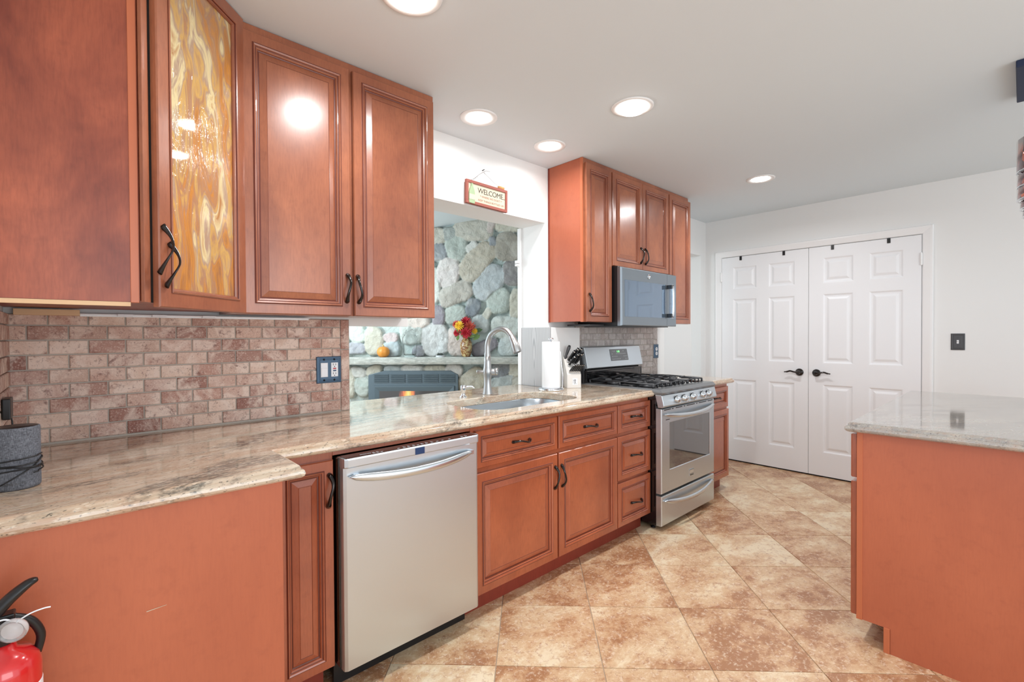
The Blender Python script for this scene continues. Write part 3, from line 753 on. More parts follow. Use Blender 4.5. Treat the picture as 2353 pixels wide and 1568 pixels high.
wall_cab(2.457, 2.757, ZUB, [(2.47,2.748)], 'narrow single-door cherry wall cabinet left of the microwave', side=True, handles=[(0,2.499,1.49,-1)])
wall_cab(2.7575, 3.5285, 1.757, [(2.762,3.139),(3.144,3.524)], 'short two-door cherry wall cabinet above the microwave', handles=[(0,3.112,1.863,1),(1,3.175,1.863,-1)])
wall_cab(3.529, 3.885, ZUB, [(3.540,3.892)], 'narrow single-door cherry wall cabinet right of the microwave')
# backing board and under-cabinet lights
b = B(W0); b.box(1.003,1.335,2.27,2.30,1.326,1.60); b.box(1.003,1.30,2.268,2.498,1.56,1.6)
tag(b.out('backing_board', 'wall', bevel=.001), 'white painted board behind the wide wall cabinet, at the top left of the pass-through', 'board')
ul = thing('under_cabinet_light', 'long white light strip under the corner and wide wall cabinets', 'light strip', (.2,2.24,1.355))
b = B(W0); b.box(.02,.80,2.222,2.256,1.3565,1.3605); b.box(.02,.80,2.24,2.262,1.351,1.3575); b.out('light_bar', 'white', ul, bevel=.001)
for x in (.12,.22,.38): b = B(W0); b.box(x,x+.045,2.215,2.24,1.3535,1.361); b.out('connector', 'white', ul, bevel=.001)
b = B(W0); b.box(-.14,.02,2.222,2.262,1.353,1.373); tag(b.out('wood_batten', 'raw', bevel=.001), 'short bare wood batten under the corner wall cabinet, left of the light strip', 'batten')

# ------------------------------------------------------------ backsplash tiles
def brick_cells(u0, u1, v0, v1, vtop, pu, pv, uoff):
    cs = []; r = 0; v = vtop
    while v > v0-pv:
        top, bot = v, v-pv
        u = uoff - (pu/2 if r % 2 else 0) - pu*2
        while u < u1:
            a0, a1, c0, c1 = max(u,u0), min(u+pu,u1), max(bot,v0), min(top,v1)
            if a1-a0 > .012 and c1-c0 > .008: cs.append([(a0,c0),(a1,c0),(a1,c1),(a0,c1)])
            u += pu
        v = bot; r += 1
    return cs
def backsplash(nm, label, cells, plane, board, mat):
    bm = tiles_mesh(cells, .009, .0022, .0022, plane)
    b = B(); b.bm = bm; b.mi = 1; b.box(*board)
    o = b.out(nm, [mat,'grout']); return tag(o, label, 'backsplash')
cl = brick_cells(XS+.006, .955, ZT, 1.358, 1.319+.0502, .1027, .0502, -.164)
for k in range(3):
    z0 = ZT+k*.15; cl.append([(.955,z0),(1.0,z0),(1.0,min(z0+.15,1.358)),(.955,min(z0+.15,1.358))])
backsplash('tile_backsplash', 'pinkish travertine brick-tile backsplash on the wall left of the pass-through', cl, lambda u,v,c: Vector((u,YW-.003-c,v)), (XS+.001,1.001,YW-.0055,YW-.0005,ZT,1.358), 'tile')
cl = brick_cells(1.68, YW-.013, ZT, 1.358, 1.319+.0502, .1027, .0502, 1.68)
backsplash('tile_backsplash', 'strip of travertine tiles on the side wall at the far left edge', cl, lambda u,v,c: Vector((XS+.0055+c,u,v)), (XS+.0006,XS+.0055,1.68,YW-.006,ZT,1.358), 'tile')
cl = brick_cells(2.80, 3.815, ZT, 1.39, 1.338, .1027, .0502, 2.79)
for k in range(3):
    z0 = ZT+k*.16; z1 = min(z0+.16,1.39)
    cl.append([(2.735,z0),(2.80,z0),(2.80,z1),(2.735,z1)]); cl.append([(3.815,z0),(3.895,z0),(3.895,z1),(3.815,z1)])
backsplash('tile_backsplash', 'gray travertine tile backsplash behind the stove', cl, lambda u,v,c: Vector((u,YW-.003-c,v)), (2.735,3.897,YW-.0055,YW-.0005,ZT,1.36), 'tileg')

# ------------------------------------------------------------ base cabinets
def base_body(t, x0, x1, y0=YC, mat='wood', kick=True):
    b = B(W0); b.box(x0+.001,x1-.001,y0+.019,YW-.004,.10,.871); b.out('cabinet_body', mat, t)
    b = B(FRONT(0,y0+.019,0)); b.box(x0,x1,.10,.135,0,.019); b.box(x0,x1,.835,.871,0,.019); b.box(x0,x0+.03,.135,.835,0,.019); b.box(x1-.03,x1,.135,.835,0,.019); b.box(x0+.03,x1-.03,.655,.69,0,.019)
    b.out('face_frame', mat, t, bevel=.0008)
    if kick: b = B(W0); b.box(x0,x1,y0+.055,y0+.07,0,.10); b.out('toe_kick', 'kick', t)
# peninsula end
t = thing('base_cabinet', 'base cabinet end with a large plain orange-brown panel, under the left counter end', 'cabinet', (.14,1.85,0))
b = B(W0); b.box(XS+.002,.41,1.432,YW-.004,.10,.871); b.box(XS+.002,.35,1.5,YW-.004,0,.10); b.out('cabinet_body', 'wood', t)
b = B(FRONT(0,1.432,0)); b.box(XS+.002,.428,0,.871,0,.018); b.out('side_panel', 'panel', t, bevel=.001, label='large plain orange-brown end panel with a scratch')
b = B(FRONT(0,1.4135,0)); 
V_ = [(.121,.6232),(.16,.6254),(.16,.6260),(.121,.6250)]
b.prism([(x_,z_) for x_, z_ in V_], 0.0, .0006); b.out('scratch', 'cream', t)
b = B(W0); b.box(.412,.43,1.434,YC-.02,.10,.871); b.out('face_frame', 'wood', t)
# narrow cabinet
t = thing('base_cabinet', 'narrow cherry base cabinet with one slim door, left of the dishwasher', 'cabinet', (.57,1.95,0))
b = B(W0); b.box(.432,.668,YC+.019,YW-.004,.10,.871); b.out('cabinet_body', 'wood', t)
b = B(FRONT(0,YC+.019,0)); b.box(.432,.674,.10,.871,0,.019); b.out('face_frame', 'wood', t, bevel=.001)
b = B(W0); b.box(.43,.655,YC+.055,YC+.07,0,.10); b.out('toe_kick', 'kick', t)
d = raised(FRONT(0,YC-.001,0), .476, .106, .194, .735, 'cabinet_door', 'wood', t, scale=.78); pull(FRONT(.6525,YC-.020,.735), True, d, .110, 1)
# rail above dishwasher
b = B(FRONT(0,YC+.019,0)); b.box(.6745,1.292,.851,.871,0,.019); tag(b.out('filler_rail', 'wood', bevel=.001), 'thin cherry wood rail between the counter edge and the dishwasher', 'rail')
# sink base
t = thing('base_cabinet', 'wide cherry sink cabinet with two drawer fronts and two doors beside the dishwasher', 'cabinet', (1.85,1.95,0))
x0, x1 = 1.293, 2.394
b = B(W0)
b.box(x0+.001,x1-.001,YC+.019,YW-.004,.10,.64); b.box(x0+.001,1.43,YC+.019,YW-.004,.64,.871); b.box(2.23,x1-.001,YC+.019,YW-.004,.64,.871); b.out('cabinet_body', 'wood', t)
b = B(FRONT(0,YC+.019,0)); b.box(x0,x1,.10,.135,0,.019); b.box(x0,x1,.835,.871,0,.019); b.box(x0,x0+.03,.135,.835,0,.019); b.box(x1-.03,x1,.135,.835,0,.019); b.box(x0+.03,x1-.03,.655,.69,0,.019); b.box(1.84,1.88,.135,.655,0,.019); b.box(1.84,1.88,.69,.835,0,.019); b.out('face_frame', 'wood', t, bevel=.0008)
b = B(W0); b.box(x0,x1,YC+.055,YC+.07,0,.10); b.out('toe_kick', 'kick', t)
f0 = FRONT(0,YC-.001,0)
for a0, a1, hx in ((1.312,1.853,1.594),(1.866,2.390,2.135)):
    d = raised(f0, a0, .679, a1-a0, .170, 'drawer_front', 'wood', t, scale=.62); pull(FRONT(hx,YC-.018,.764), False, d, .112, -1)
for a0, a1, hx, fl in ((1.305,1.853,1.832,1),(1.866,2.391,1.886,-1)):
    d = raised(f0, a0, .106, a1-a0, .550, 'cabinet_door', 'wood', t, scale=.9); pull(FRONT(hx,YC-.020,.534), True, d, .112, fl)
# drawer stack
t = thing('drawer_cabinet', 'narrow cherry base cabinet with three drawers, left of the stove', 'cabinet', (2.59,1.95,0))
x0, x1 = 2.3945, 2.764
b = B(W0); b.box(x0+.001,x1,YC+.019,YW-.004,.10,.871); b.out('cabinet_body', 'wood', t)
b = B(FRONT(0,YC+.019,0)); b.box(x0,x1,.10,.871,0,.019); b.out('face_frame', 'wood', t, bevel=.001)
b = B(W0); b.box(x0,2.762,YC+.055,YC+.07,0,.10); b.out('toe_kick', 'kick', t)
for z0, z1, hz in ((.678,.848,.764),(.391,.657,.523),(.107,.373,.226)):
    d = raised(f0, 2.401, z0, 2.762-2.401, z1-z0, 'drawer', 'wood', t, scale=.72); pull(FRONT(2.597,YC-.018,hz), False, d, .112, -1)
# end cabinet
t = thing('base_cabinet', 'small cherry base cabinet with one drawer and one door, right of the stove', 'cabinet', (3.75,1.95,0))
base_body(t, 3.531, 3.975)
b = B(W0); b.box(3.9755,3.985,YC+.002,YW-.004,.10,.871); b.out('side_panel', 'panel', t)
d = raised(f0, 3.545, .679, .418, .170, 'drawer', 'wood', t, scale=.75); pull(FRONT(3.75,YC-.018,.764), False, d, .112, -1)
d = raised(f0, 3.545, .106, .430, .556, 'cabinet_door', 'wood', t, scale=.9)

# ------------------------------------------------------------ counters
def offset_poly(pts, ds):
    n = len(pts); out = []
    for i in range(n):
        p0, p, p1 = Vector(pts[i-1]), Vector(pts[i]), Vector(pts[(i+1)%n])
        e0, e1 = (p-p0).normalized(), (p1-p).normalized()
        n0, n1 = Vector((e0.y,-e0.x)), Vector((e1.y,-e1.x))      # outward for CCW
        d0, d1 = ds[i-1], ds[i]
        cr = e0.x*e1.y-e0.y*e1.x
        if abs(cr) < 1e-4: out.append(tuple(p+n0*d0)); continue
        # solve p + x: x.n0=d0, x.n1=d1
        det = n0.x*n1.y-n0.y*n1.x
        x = (d0*n1.y-d1*n0.y)/det; y = (n0.x*d1-n1.x*d0)/det
        out.append((p.x+x, p.y+y))
    return out
OGEE = [(-.022,ZT),(-.016,ZT-.0006),(-.011,ZT-.003),(-.008,ZT-.008),(-.008,ZT-.013),(-.0065,ZT-.0145),(-.001,ZT-.0155),(.001,ZT-.019),(.0025,ZT-.026),(0,ZT-.033),(-.006,ZT-.038),(-.012,ZT-.040)]
def counter(name, label, poly, flags, mat, hole=None, t=None):
    b = B(W0); loops = []
    for off, z in OGEE:
        loops.append([b.v((x,y,z)) for x, y in offset_poly(poly, [off if f_ else 0 for f_ in flags])])
    n = len(poly)
    for k in range(len(loops)-1):
        for i in range(n):
            fc = b.face([loops[k][i], loops[k][(i+1)%n], loops[k+1][(i+1)%n], loops[k+1][i]])
            if fc: fc.smooth = False
    def fill(loop, hl):
        es = []
        def edge(a, c):
            e = b.bm.edges.get((a, c)) or b.bm.edges.new((a, c)); es.append(e)
        for i in range(len(loop)): edge(loop[i], loop[(i+1)%len(loop)])
        if hl:
            for i in range(len(hl)): edge(hl[i], hl[(i+1)%len(hl)])
        bmesh.ops.triangle_fill(b.bm, use_beauty=True, use_dissolve=False, edges=es)
    ht = hb = None
    if hole:
        hm = [b.v((x,y,ZT-.003)) for x, y in hole]
        cx = sum(p[0] for p in hole)/len(hole); cy = sum(p[1] for p in hole)/len(hole)
        ht = [b.v((x+(x-cx)*.012, y+(y-cy)*.02, ZT)) for x, y in hole]; hb = [b.v((x,y,ZT-.040)) for x, y in hole]
        for A_, B_ in ((ht,hm),(hm,hb)):
            for i in range(len(hole)): b.face([A_[i], A_[(i+1)%len(hole)], B_[(i+1)%len(hole)], B_[i]])
    fill(loops[0], ht); fill(loops[-1], hb)
    o = b.out(name, mat)
    return tag(o, label, 'countertop')
def rrect(x0, x1, y0, y1, r, k=8):
    pts = []
    for cx, cy, a0 in ((x1-r,y0+r,-90),(x1-r,y1-r,0),(x0+r,y1-r,90),(x0+r,y0+r,180)):
        for i in range(k+1):
            a = math.radians(a0+90*i/k); pts.append((cx+r*math.cos(a), cy+r*math.sin(a)))
    return pts
HX0, HX1, HY0, HY1, HR = 1.455, 2.205, 1.742, 2.165, .13
main = [(XS+.002,1.392),(.481,1.392),(.481,1.628),(2.764,1.628),(2.764,YW-.001),(2.40,YW-.001),(2.40,2.56),(1.004,2.56),(1.004,YW-.001),(XS+.002,YW-.001)]
counter('countertop', 'long beige streaked granite countertop with the sink cut into it', main, [1,1,1,0,0,0,1,0,0,0], 'granite', hole=rrect(HX0,HX1,HY0,HY1,HR))
counter('countertop', 'short granite countertop piece at the far end, right of the stove', [(3.531,1.628),(4.018,1.628),(4.018,YW-.001),(3.531,YW-.001)], [1,1,0,0], 'granite')
counter('countertop', 'gray-cream granite countertop on the island at the right', [(2.331,-.62),(3.91,-.62),(3.91,.497),(2.331,.497)], [1,1,1,1], 'granitei')
# sink
b = B(W0)
def sk(ins, z, r): return [(x,y,z) for x, y in rrect(HX0+ins,HX1-ins,HY0+ins,HY1-ins,r)]
b.sm = True
b.rings([sk(-.02,ZT-.0405,HR+.02), sk(-.003,ZT-.0405,HR), sk(0,ZT-.044,HR), sk(.006,ZT-.12,HR-.01), sk(.012,ZT-.19,HR-.02), sk(.03,ZT-.212,HR-.04), sk(.06,ZT-.220,HR-.06)], cap0=False)
t = thing('kitchen_sink', 'undermount stainless steel single-bowl sink in the beige counter', 'sink', (1.83,1.95,ZT-.22))
b.out('basin', 'sinksteel', t)
b = B(W0); b.lathe([(.045,.001),(.045,.004),(.035,.003),(.03,.0015),(0,.0015)], (1.83,1.96,ZT-.220), axis='c'); b.out('drain', 'chrome', t)
# faucet
fx, fy = 1.872, 2.242
t = thing('kitchen_faucet', 'tall brushed nickel gooseneck pull-down faucet behind the sink', 'faucet', (fx,fy,ZT))
dv = Vector((.28,-.96,0)).normalized()
b = B(W0); b.lathe([(.031,0),(.031,.004),(.027,.02),(.0225,.06),(.022,.09),(.025,.12),(.028,.128),(.028,.150),(.024,.165),(.021,.20),(.0185,.25)], (fx,fy,ZT), axis='c', seg=32); b.out('faucet_body', 'nickel', t)
P0 = Vector((fx,fy,ZT))
pts = smooth_pts([P0+Vector((0,0,.18)), P0+Vector((0,0,.26)), P0+Vector((0,0,.315))+dv*.003, P0+Vector((0,0,.365))+dv*.025, P0+Vector((0,0,.397))+dv*.07, P0+Vector((0,0,.402))+dv*.112, P0+Vector((0,0,.385))+dv*.15, P0+Vector((0,0,.352))+dv*.176], 6)
b = B(W0); b.tube(pts, [.0195]*6+[.0165]*(len(pts)-6), 16); b.out('spout', 'nickel', t)
pts = smooth_pts([P0+Vector((0,0,.362))+dv*.170, P0+Vector((0,0,.335))+dv*.184, P0+Vector((0,0,.30))+dv*.200, P0+Vector((0,0,.262))+dv*.214], 5)
b = B(W0); b.tube(pts, [.0168,.017,.018,.019,.0195,.020,.021,.022,.0235,.0245,.0255,.026,.026,.0258,.0252,.0245][:len(pts)], 18)
hd = b.out('spray_head', 'nickel', t)
b = B(W0); b.tube([pts[-1], pts[-1]+(pts[-1]-pts[-2])*.25], [.0205,.0195], 16); b.out('nozzle', 'plated', hd)
rx = Vector((.733,-.68,0))
b = B(W0); b.tube(smooth_pts([P0+Vector((0,0,.140))-rx*.01, P0+Vector((0,0,.140))+rx*.028, P0+Vector((0,0,.142))+rx*.052, P0+Vector((0,0,.142))+rx*.066],4), [.018]*4+[.021]*4+[.024,.024,.023,.021,.013], 18)
b.tube([P0+Vector((0,0,.140))-rx*.012, P0+Vector((0,0,.140))-rx*.03, P0+Vector((0,0,.140))-rx*.062, P0+Vector((0,0,.140))-rx*.068], [.016,.011,.0125,.008], 14)
b.out('lever_handle', 'nickel', t)
# soap dispenser
P0 = Vector((1.68,2.235,ZT)); t = thing('soap_dispenser', 'small chrome soap dispenser pump left of the faucet', 'soap dispenser', P0)
b = B(W0); b.lathe([(.022,0),(.022,.003),(.014,.012),(.011,.02),(.012,.034),(.0155,.036),(.0155,.068),(.012,.073),(0,.073)], tuple(P0), axis='c', seg=24); b.out('pump_body', 'chrome', t)
b = B(W0); b.tube(smooth_pts([P0+Vector((0,0,.055)), P0+Vector((.014,-.018,.063)), P0+Vector((.032,-.036,.064)), P0+Vector((.045,-.049,.056))],4), [.009]*5+[.0065]*5+[.005]*3, 12); b.out('spout', 'chrome', t)

# ------------------------------------------------------------ dishwasher
DX0, DX1, DY = .6865, 1.2895, 1.6095
dw = thing('dishwasher', 'stainless steel dishwasher with a bowed bar handle, between the cherry cabinets', 'dishwasher', ((DX0+DX1)/2, 1.95, 0))
b = B(W0); b.box(DX0+.002,DX1-.004,1.705,YW-.004,.03,.848); b.out('tub_body', 'black', dw)
b = B(W0); b.box(DX0-.006,DX0+.003,1.64,1.705,.10,.845); b.box(DX0+.001,DX1-.002,1.64,1.705,.10,.846); b.out('door_core', 'blackg', dw, bevel=.002)
b = B(FRONT(0,1.64,0)); 
n = 8
outline = [(DX0,.0),(DX0,.016),(DX0+.002,.024),(DX0+.012,.0305),(DX1-.012,.0305),(DX1-.002,.024),(DX1,.016),(DX1,.0)]
b.rings([[(x_,.094,c_) for x_,c_ in outline],[(x_,.812,c_) for x_,c_ in outline]]); b.out('door_panel', 'steel', dw)
outline = [(DX0-.001,-.02),(DX0-.001,.022),(DX0+.003,.034),(DX0+.014,.0415),(DX1-.014,.0415),(DX1-.003,.034),(DX1+.001,.022),(DX1+.001,-.02)]
def sc_out(s_, dz): return [(x_,dz,c_*s_ if c_ > 0 else c_) for x_,c_ in outline]
b = B(FRONT(0,1.64,0)); b.sm = False
b.rings([sc_out(.92,.813), sc_out(1,.817), sc_out(1,.842), sc_out(.985,.8455), sc_out(.93,.847)]); b.out('control_cap', 'steel', dw)
b = B(W0); b.prism([(DX0+.008,1.604),(DX1-.008,1.604),(DX1-.02,1.662),(DX0+.01,1.662)], .847,.8482); b.mi = 1
rk = random.Random(2)
for x in (.80,.815,.83,.90,.925,.945,.967,.985,1.005,1.025,1.05,1.075,1.10,1.135,1.20,1.22): b.box(x,x+.010,1.612,1.616,.8484,.8487); b.box(x+.002,x+.009,1.622,1.625,.8484,.8487) if rk.random() > .5 else None
cp = b.out('control_strip', ['blackg','mark'], dw)
text('FRIGIDAIRE', Fr((.775,1.622,.8487),(1,0,0),(0,1,0)), .0085, 'mark', 'panel_lettering', cp, .0002)
b = B(FRONT(0,1.5983,0)); b.panel(.042,.026,[(0,0),(0,.0012),(.001,.0016)], .968,.815); b.out('display_window', 'lcd', dw)
b = B(W0); n = 28; ring = []
pts, rad = [], []
b = B(FRONT(0,1.61,0)); rr = []
for k in range(n+1):
    t_ = -1+2*k/n; x = (DX0+DX1)/2 - .012 + t_*.272; zz = .782 - .018*(1-t_*t_) ; co = .010+.036*(1-abs(t_)**2.4); hh = .0155*(1-abs(t_)**7)**.5+.001
    rr.append([(x,zz+hh*math.sin(a_), co+.0085*math.cos(a_)) for a_ in [2*pi*i_/12 for i_ in range(12)]])
b.sm = True; b.rings(rr); b.out('bar_handle', 'steelh', dw)
for x in (DX0+.035, DX1-.06): b = B(FRONT(0,1.61,0)); b.box(x,x+.02,.772,.788,-.001,.02); b.out('handle_mount', 'steelh', dw)
b = B(W0); b.box(DX0-.004,DX1-.012,1.70,1.715,.002,.09); b.box(DX0+.004,DX1-.03,1.65,1.70,.088,.094); kp = b.out('kick_plate', 'black', dw)
for x_, z_ in ((DX1-.045,.055),(DX0+.06,.04)): b = B(FRONT(0,1.70,0)); b.lathe([(.005,0),(.004,.003),(0,.0035)], (x_,z_,0), axis='c', seg=10); b.out('screw', 'chrome', kp)

# ------------------------------------------------------------ stove
RX0, RX1, RY = 2.768, 3.528, 1.575
rg = thing('gas_range', 'freestanding stainless steel gas stove with black grates', 'stove', ((RX0+RX1)/2, 1.9, 0))
b = B(W0); b.box(RX0+.002,RX1-.002,1.615,2.235,.03,.895); b.out('range_body', 'blackg', rg, bevel=.002)
for x in (RX0+.04,RX1-.04):
    for y in (1.66,2.2): b = B(W0); b.lathe([(.016,0),(.016,.006),(.008,.008),(.008,.032)], (x,y,0), axis='c', seg=12); b.out('foot', 'black', rg)
b = B(FRONT(0,1.615,0)); b.rings([[(RX0+i_,.034+i_,c_),(RX1-i_,.034+i_,c_),(RX1-i_,.228-i_,c_),(RX0+i_,.228-i_,c_)] for i_,c_ in ((0,0),(0,.034),(.004,.040))]); dwr = b.out('warming_drawer', 'steel', rg)
def range_bar(xc, z, L, droop, out_, parent, y0, hh=.014):
    b = B(FRONT(0,y0,0)); rr = []; n = 24
    for k in range(n+1):
        t_ = -1+2*k/n; x = xc+t_*L/2; zz = z-droop*(1-t_*t_); co = .006+out_*(1-abs(t_)**2.2); h_ = hh*(1-abs(t_)**8)**.5+.001
        rr.append([(x,zz+h_*math.sin(a_), co+.009*math.cos(a_)) for a_ in [2*pi*i_/12 for i_ in range(12)]])
    b.sm = True; b.rings(rr); return b.out('bar_handle', 'steelh', parent)
range_bar(3.14, .196, .70, .030, .034, dwr, RY, .015)
b = B(FRONT(0,1.615,0)); wz0, wz1, wx0, wx1 = .385,.700,2.868,3.462
# oven door with window hole
o_ = lambda i_,c_: [(RX0+i_,.243+i_,c_),(RX1-i_,.243+i_,c_),(RX1-i_,.795-i_,c_),(RX0+i_,.795-i_,c_)]
b.rings([o_(0,0),o_(0,.034),o_(.004,.040)], cap1=False)
iw = lambda i_,c_: [(wx0+i_,wz0+i_,c_),(wx1-i_,wz0+i_,c_),(wx1-i_,wz1-i_,c_),(wx0+i_,wz1-i_,c_)]
b.rings([o_(.004,.040), iw(0,.040), iw(.004,.034)], cap0=False, cap1=False); od = b.out('oven_door', 'steel', rg)
b = B(FRONT(0,1.615,0)); b.box(wx0-.01,wx1+.01,wz0-.01,wz1+.01,.028,.0355); b.out('oven_window', 'winglass', od)
range_bar(3.148, .757, .72, .022, .040, od, RY)
b = B(FRONT(0,RY,0))
for x_, w_ in ((2.80,.085),(2.90,.02),(2.95,.09),(3.06,.02),(3.10,.12),(3.24,.02),(3.28,.12),(3.42,.08)): b.box(x_,x_+w_,.783,.788,-.001,.0008)
for x_ in (2.82,3.40): b.box(x_,x_+.05,.718,.722,-.001,.0008)
b.out('vent_slots', 'dark', od)
b = B(FRONT(0,RY,0)); b.box(3.135,3.20,.285,.335,-.001,.0035); b.out('badge', 'steelh', od, bevel=.002)
b = B(FRONT(0,RY,0)); b.box(3.139,3.196,.3305,.3335,.0034,.0045); b.box(3.139,3.196,.302,.3045,.0034,.0045); b.out('badge_rim', 'blackm', od)
text('FRIGIDAIRE', Fr((3.168,RY-.0045,.294),(1,0,0),(0,0,1)), .010, 'dark', 'badge_lettering', od, .0002)
# control panel: sloped
b = B(W0); prof_ = [(1.60,.802),(1.572,.802),(1.560,.808),(1.556,.815),(1.572,.882),(1.578,.885),(1.62,.885)]
b.rings([[(RX0-.004,y,z) for y,z in prof_],[(RX1+.004,y,z) for y,z in prof_]]); cpn = b.out('control_panel', 'steel', rg, bevel=.003)
for x in (2.935,3.035,3.155,3.305,3.395):
    fr = Fr((x,1.564,.846),(1,0,0),Vector((0,-.23,.97)),None); fr.n = Vector((0,-.97,-.2)).normalized()
    b = B(fr); b.lathe([(.023,0),(.023,.004),(.020,.006),(.0195,.024),(.017,.028),(0,.0285)], axis='c', seg=26, flute=.012, nf=13)
    kn = b.out('burner_knob', 'steelh', cpn)
    b = B(fr); b.box(-.004,.004,-.019,.019,.027,.036); b.out('knob_grip', 'chrome', kn, bevel=.002)
    b = B(fr); b.lathe([(.026,-.001),(.026,.0015),(.023,.002)], axis='c', seg=26); b.out('knob_ring', 'dark', kn)
# cooktop
b = B(W0); b.rings([[(RX0-.004,1.572,.886),(RX1+.004,1.572,.886),(RX1+.004,2.235,.886),(RX0-.004,2.235,.886)],[(RX0-.005,1.566,.900),(RX1+.005,1.566,.900),(RX1+.005,2.235,.90),(RX0-.005,2.235,.90)],[(RX0-.002,1.585,.920),(RX1+.002,1.585,.920),(RX1+.002,2.23,.92),(RX0-.002,2.23,.92)],[(RX0+.018,1.64,.922),(RX1-.018,1.64,.922),(RX1-.018,2.19,.922),(RX0+.018,2.19,.922)],[(RX0+.03,1.652,.914),(RX1-.03,1.652,.914),(RX1-.03,2.18,.914),(RX0+.03,2.18,.914)]], mis=[0,0,0,1,1])
b.out('cooktop', ['gray','blackg'], rg)
for cx, cy, r in ((2.94,1.78,.045),(3.36,1.78,.045),(2.94,2.06,.038),(3.36,2.06,.036),(3.15,1.92,.05)):
    b = B(W0); b.lathe([(r*1.2,0),(r*1.2,.008),(r,.010),(r,.018),(r*.95,.021),(0,.022)], (cx,cy,.914), axis='c', seg=24); b.out('burner_cap', 'blackm', rg)
def grate(x0, x1):
    b = B(W0); zt_, r = .948, .0055
    def bar(p, q, r_=r): b.tube([p, ((p[0]+q[0])/2,(p[1]+q[1])/2,zt_+.001), q], r_, 6)
    y0, y1 = 1.655, 2.175; xm, ym = (x0+x1)/2, (y0+y1)/2
    for x in (x0, x1): bar((x,y0,zt_-.004),(x,y1,zt_-.004))
    for y in (y0, ym, y1): bar((x0,y,zt_-.004),(x1,y,zt_-.004))
    for cy in ((y0+ym)/2,(ym+y1)/2):
        for sx, sy in ((1,0),(-1,0),(0,1),(0,-1)):
            e = (xm+sx*(x1-x0)/2, cy+sy*(y1-y0)/4, zt_-.004); i_ = (xm+sx*.022, cy+sy*.022, zt_)
            bar(i_, e, .0052)
            b.tube([e, (e[0]*.8+i_[0]*.2, e[1]*.8+i_[1]*.2, zt_+.004), i_], .0048, 6)
    for x in (x0,x1):
        for y in (y0,ym,y1):
            b.tube([(x,y,zt_-.002),(x,y,.920)], [.006,.008], 8)
    for x in [x0+(x1-x0)*k/4 for k in range(5)]: b.tube([(x,y0,zt_-.006),(x,y0-.004,.932),(x,y0+.004,.922)], .0055, 6)
    return b.out('burner_grate', 'blackm', rg)
grate(2.802, 3.022); grate(3.034, 3.262); grate(3.274, 3.494)
# backguard
b = B(W0); b.box(RX0+.002,RX1-.002,2.19,2.252,.90,1.012); b.out('rear_riser', 'blackg', rg, bevel=.003)
b = B(FRONT(0,2.19,0)); b.panel(RX1-RX0-.03,.085,[(0,0),(0,.003),(.004,.004),(.008,.001),(.012,.001)], RX0+.015,.922); b.out('riser_face', 'blackg', rg)
b = B(W0); pr_ = [(2.252,1.022),(2.185,1.022),(2.178,1.028),(2.180,1.036),(2.212,1.182),(2.22,1.187),(2.252,1.187)]
b.rings([[(RX0+.012,y,z) for y,z in pr_],[(RX1-.004,y,z) for y,z in pr_]]); bgd = b.out('backguard', 'steel', rg, bevel=.003)
b = B(W0); b.rings([[(RX0+.0,y,z) for y,z in ((2.252,.915),(2.205,.915),(2.205,1.02),(2.222,1.11),(2.235,1.178),(2.252,1.182))],[(RX0+.013,y,z) for y,z in ((2.252,.915),(2.205,.915),(2.205,1.02),(2.222,1.11),(2.235,1.178),(2.252,1.182))]]); b.out('backguard_end', 'blackm', rg, bevel=.002)
b = B(W0); b.box(RX0+.03,RX1-.03,2.205,2.235,1.010,1.024); b.out('vent_gap', 'dark', rg)
df = Fr((3.205,2.1955,1.116),(1,0,0),Vector((0,.2115,.977)),None); df.n = Vector((0,-.977,.2115)).normalized()
b = B(df); b.panel(.235,.092,[(0,-.001),(0,.001),(.003,.0018)], -.1175,-.046); b.mi = 1
rk = random.Random(4)
for r_ in range(4):
    for c_ in range(11):
        if r_ == 3 and 2 < c_ < 7: continue
        if rk.random() < .75: b.box(-.100+c_*.0195, -.100+c_*.0195+.008, -.036+r_*.021, -.036+r_*.021+.006, .002, .0024)
dp = b.out('display_panel', ['gray','mark'], bgd)
text('1:18', df.at(-.012,.026,.0026), .022, 'green', 'clock_digits', dp, .0003)

# ------------------------------------------------------------ microwave
mw = thing('microwave', 'over-the-range stainless microwave with a dark window, under the short wall cabinet', 'microwave', (3.14,2.1,1.337))
MX0, MX1, MY, MZ0, MZ1 = 2.762, 3.522, 1.872, 1.338, 1.743
b = B(W0); b.box(MX0,MX1,1.905,YW-.012,MZ0+.002,MZ1+.008); b.out('oven_body', 'black', mw, bevel=.002)
b = B(FRONT(0,1.905,0)); x_s = 3.371
b.rings([[(MX0+i_,MZ0+i_*.5,c_),(x_s,MZ0+i_*.5,c_),(x_s,MZ1-i_*.5,c_),(MX0+i_,MZ1-i_*.5,c_)] for i_,c_ in ((0,0),(0,.022),(.006,.031),(.012,.033))]); md = b.out('microwave_door', 'mwsteel', mw)
b = B(FRONT(0,1.905,0)); b.rings([[(x_s+.002,MZ0+i_*.5,c_),(MX1-i_,MZ0+i_*.5,c_),(MX1-i_,MZ1-i_*.5,c_),(x_s+.002,MZ1-i_*.5,c_)] for i_,c_ in ((0,0),(0,.022),(.006,.031),(.012,.033))]); mc = b.out('control_panel', 'mwsteel', mw)
b = B(FRONT(0,MY,0)); b.panel(3.345-2.802,1.658-1.402,[(0,-.001),(0,.0012),(.003,.0016)], 2.802,1.402); b.out('door_window', 'mwglass', md)
b = B(FRONT(0,MY,0)); b.panel(.090,1.656-1.400,[(0,-.001),(0,.0012),(.003,.0016)], 3.408,1.400); b.mi = 1
for r_ in range(9):
    for c_ in range(2): b.box(3.447+c_*.022, 3.456+c_*.022, 1.43+r_*.023, 1.4335+r_*.023, .0017,.002)
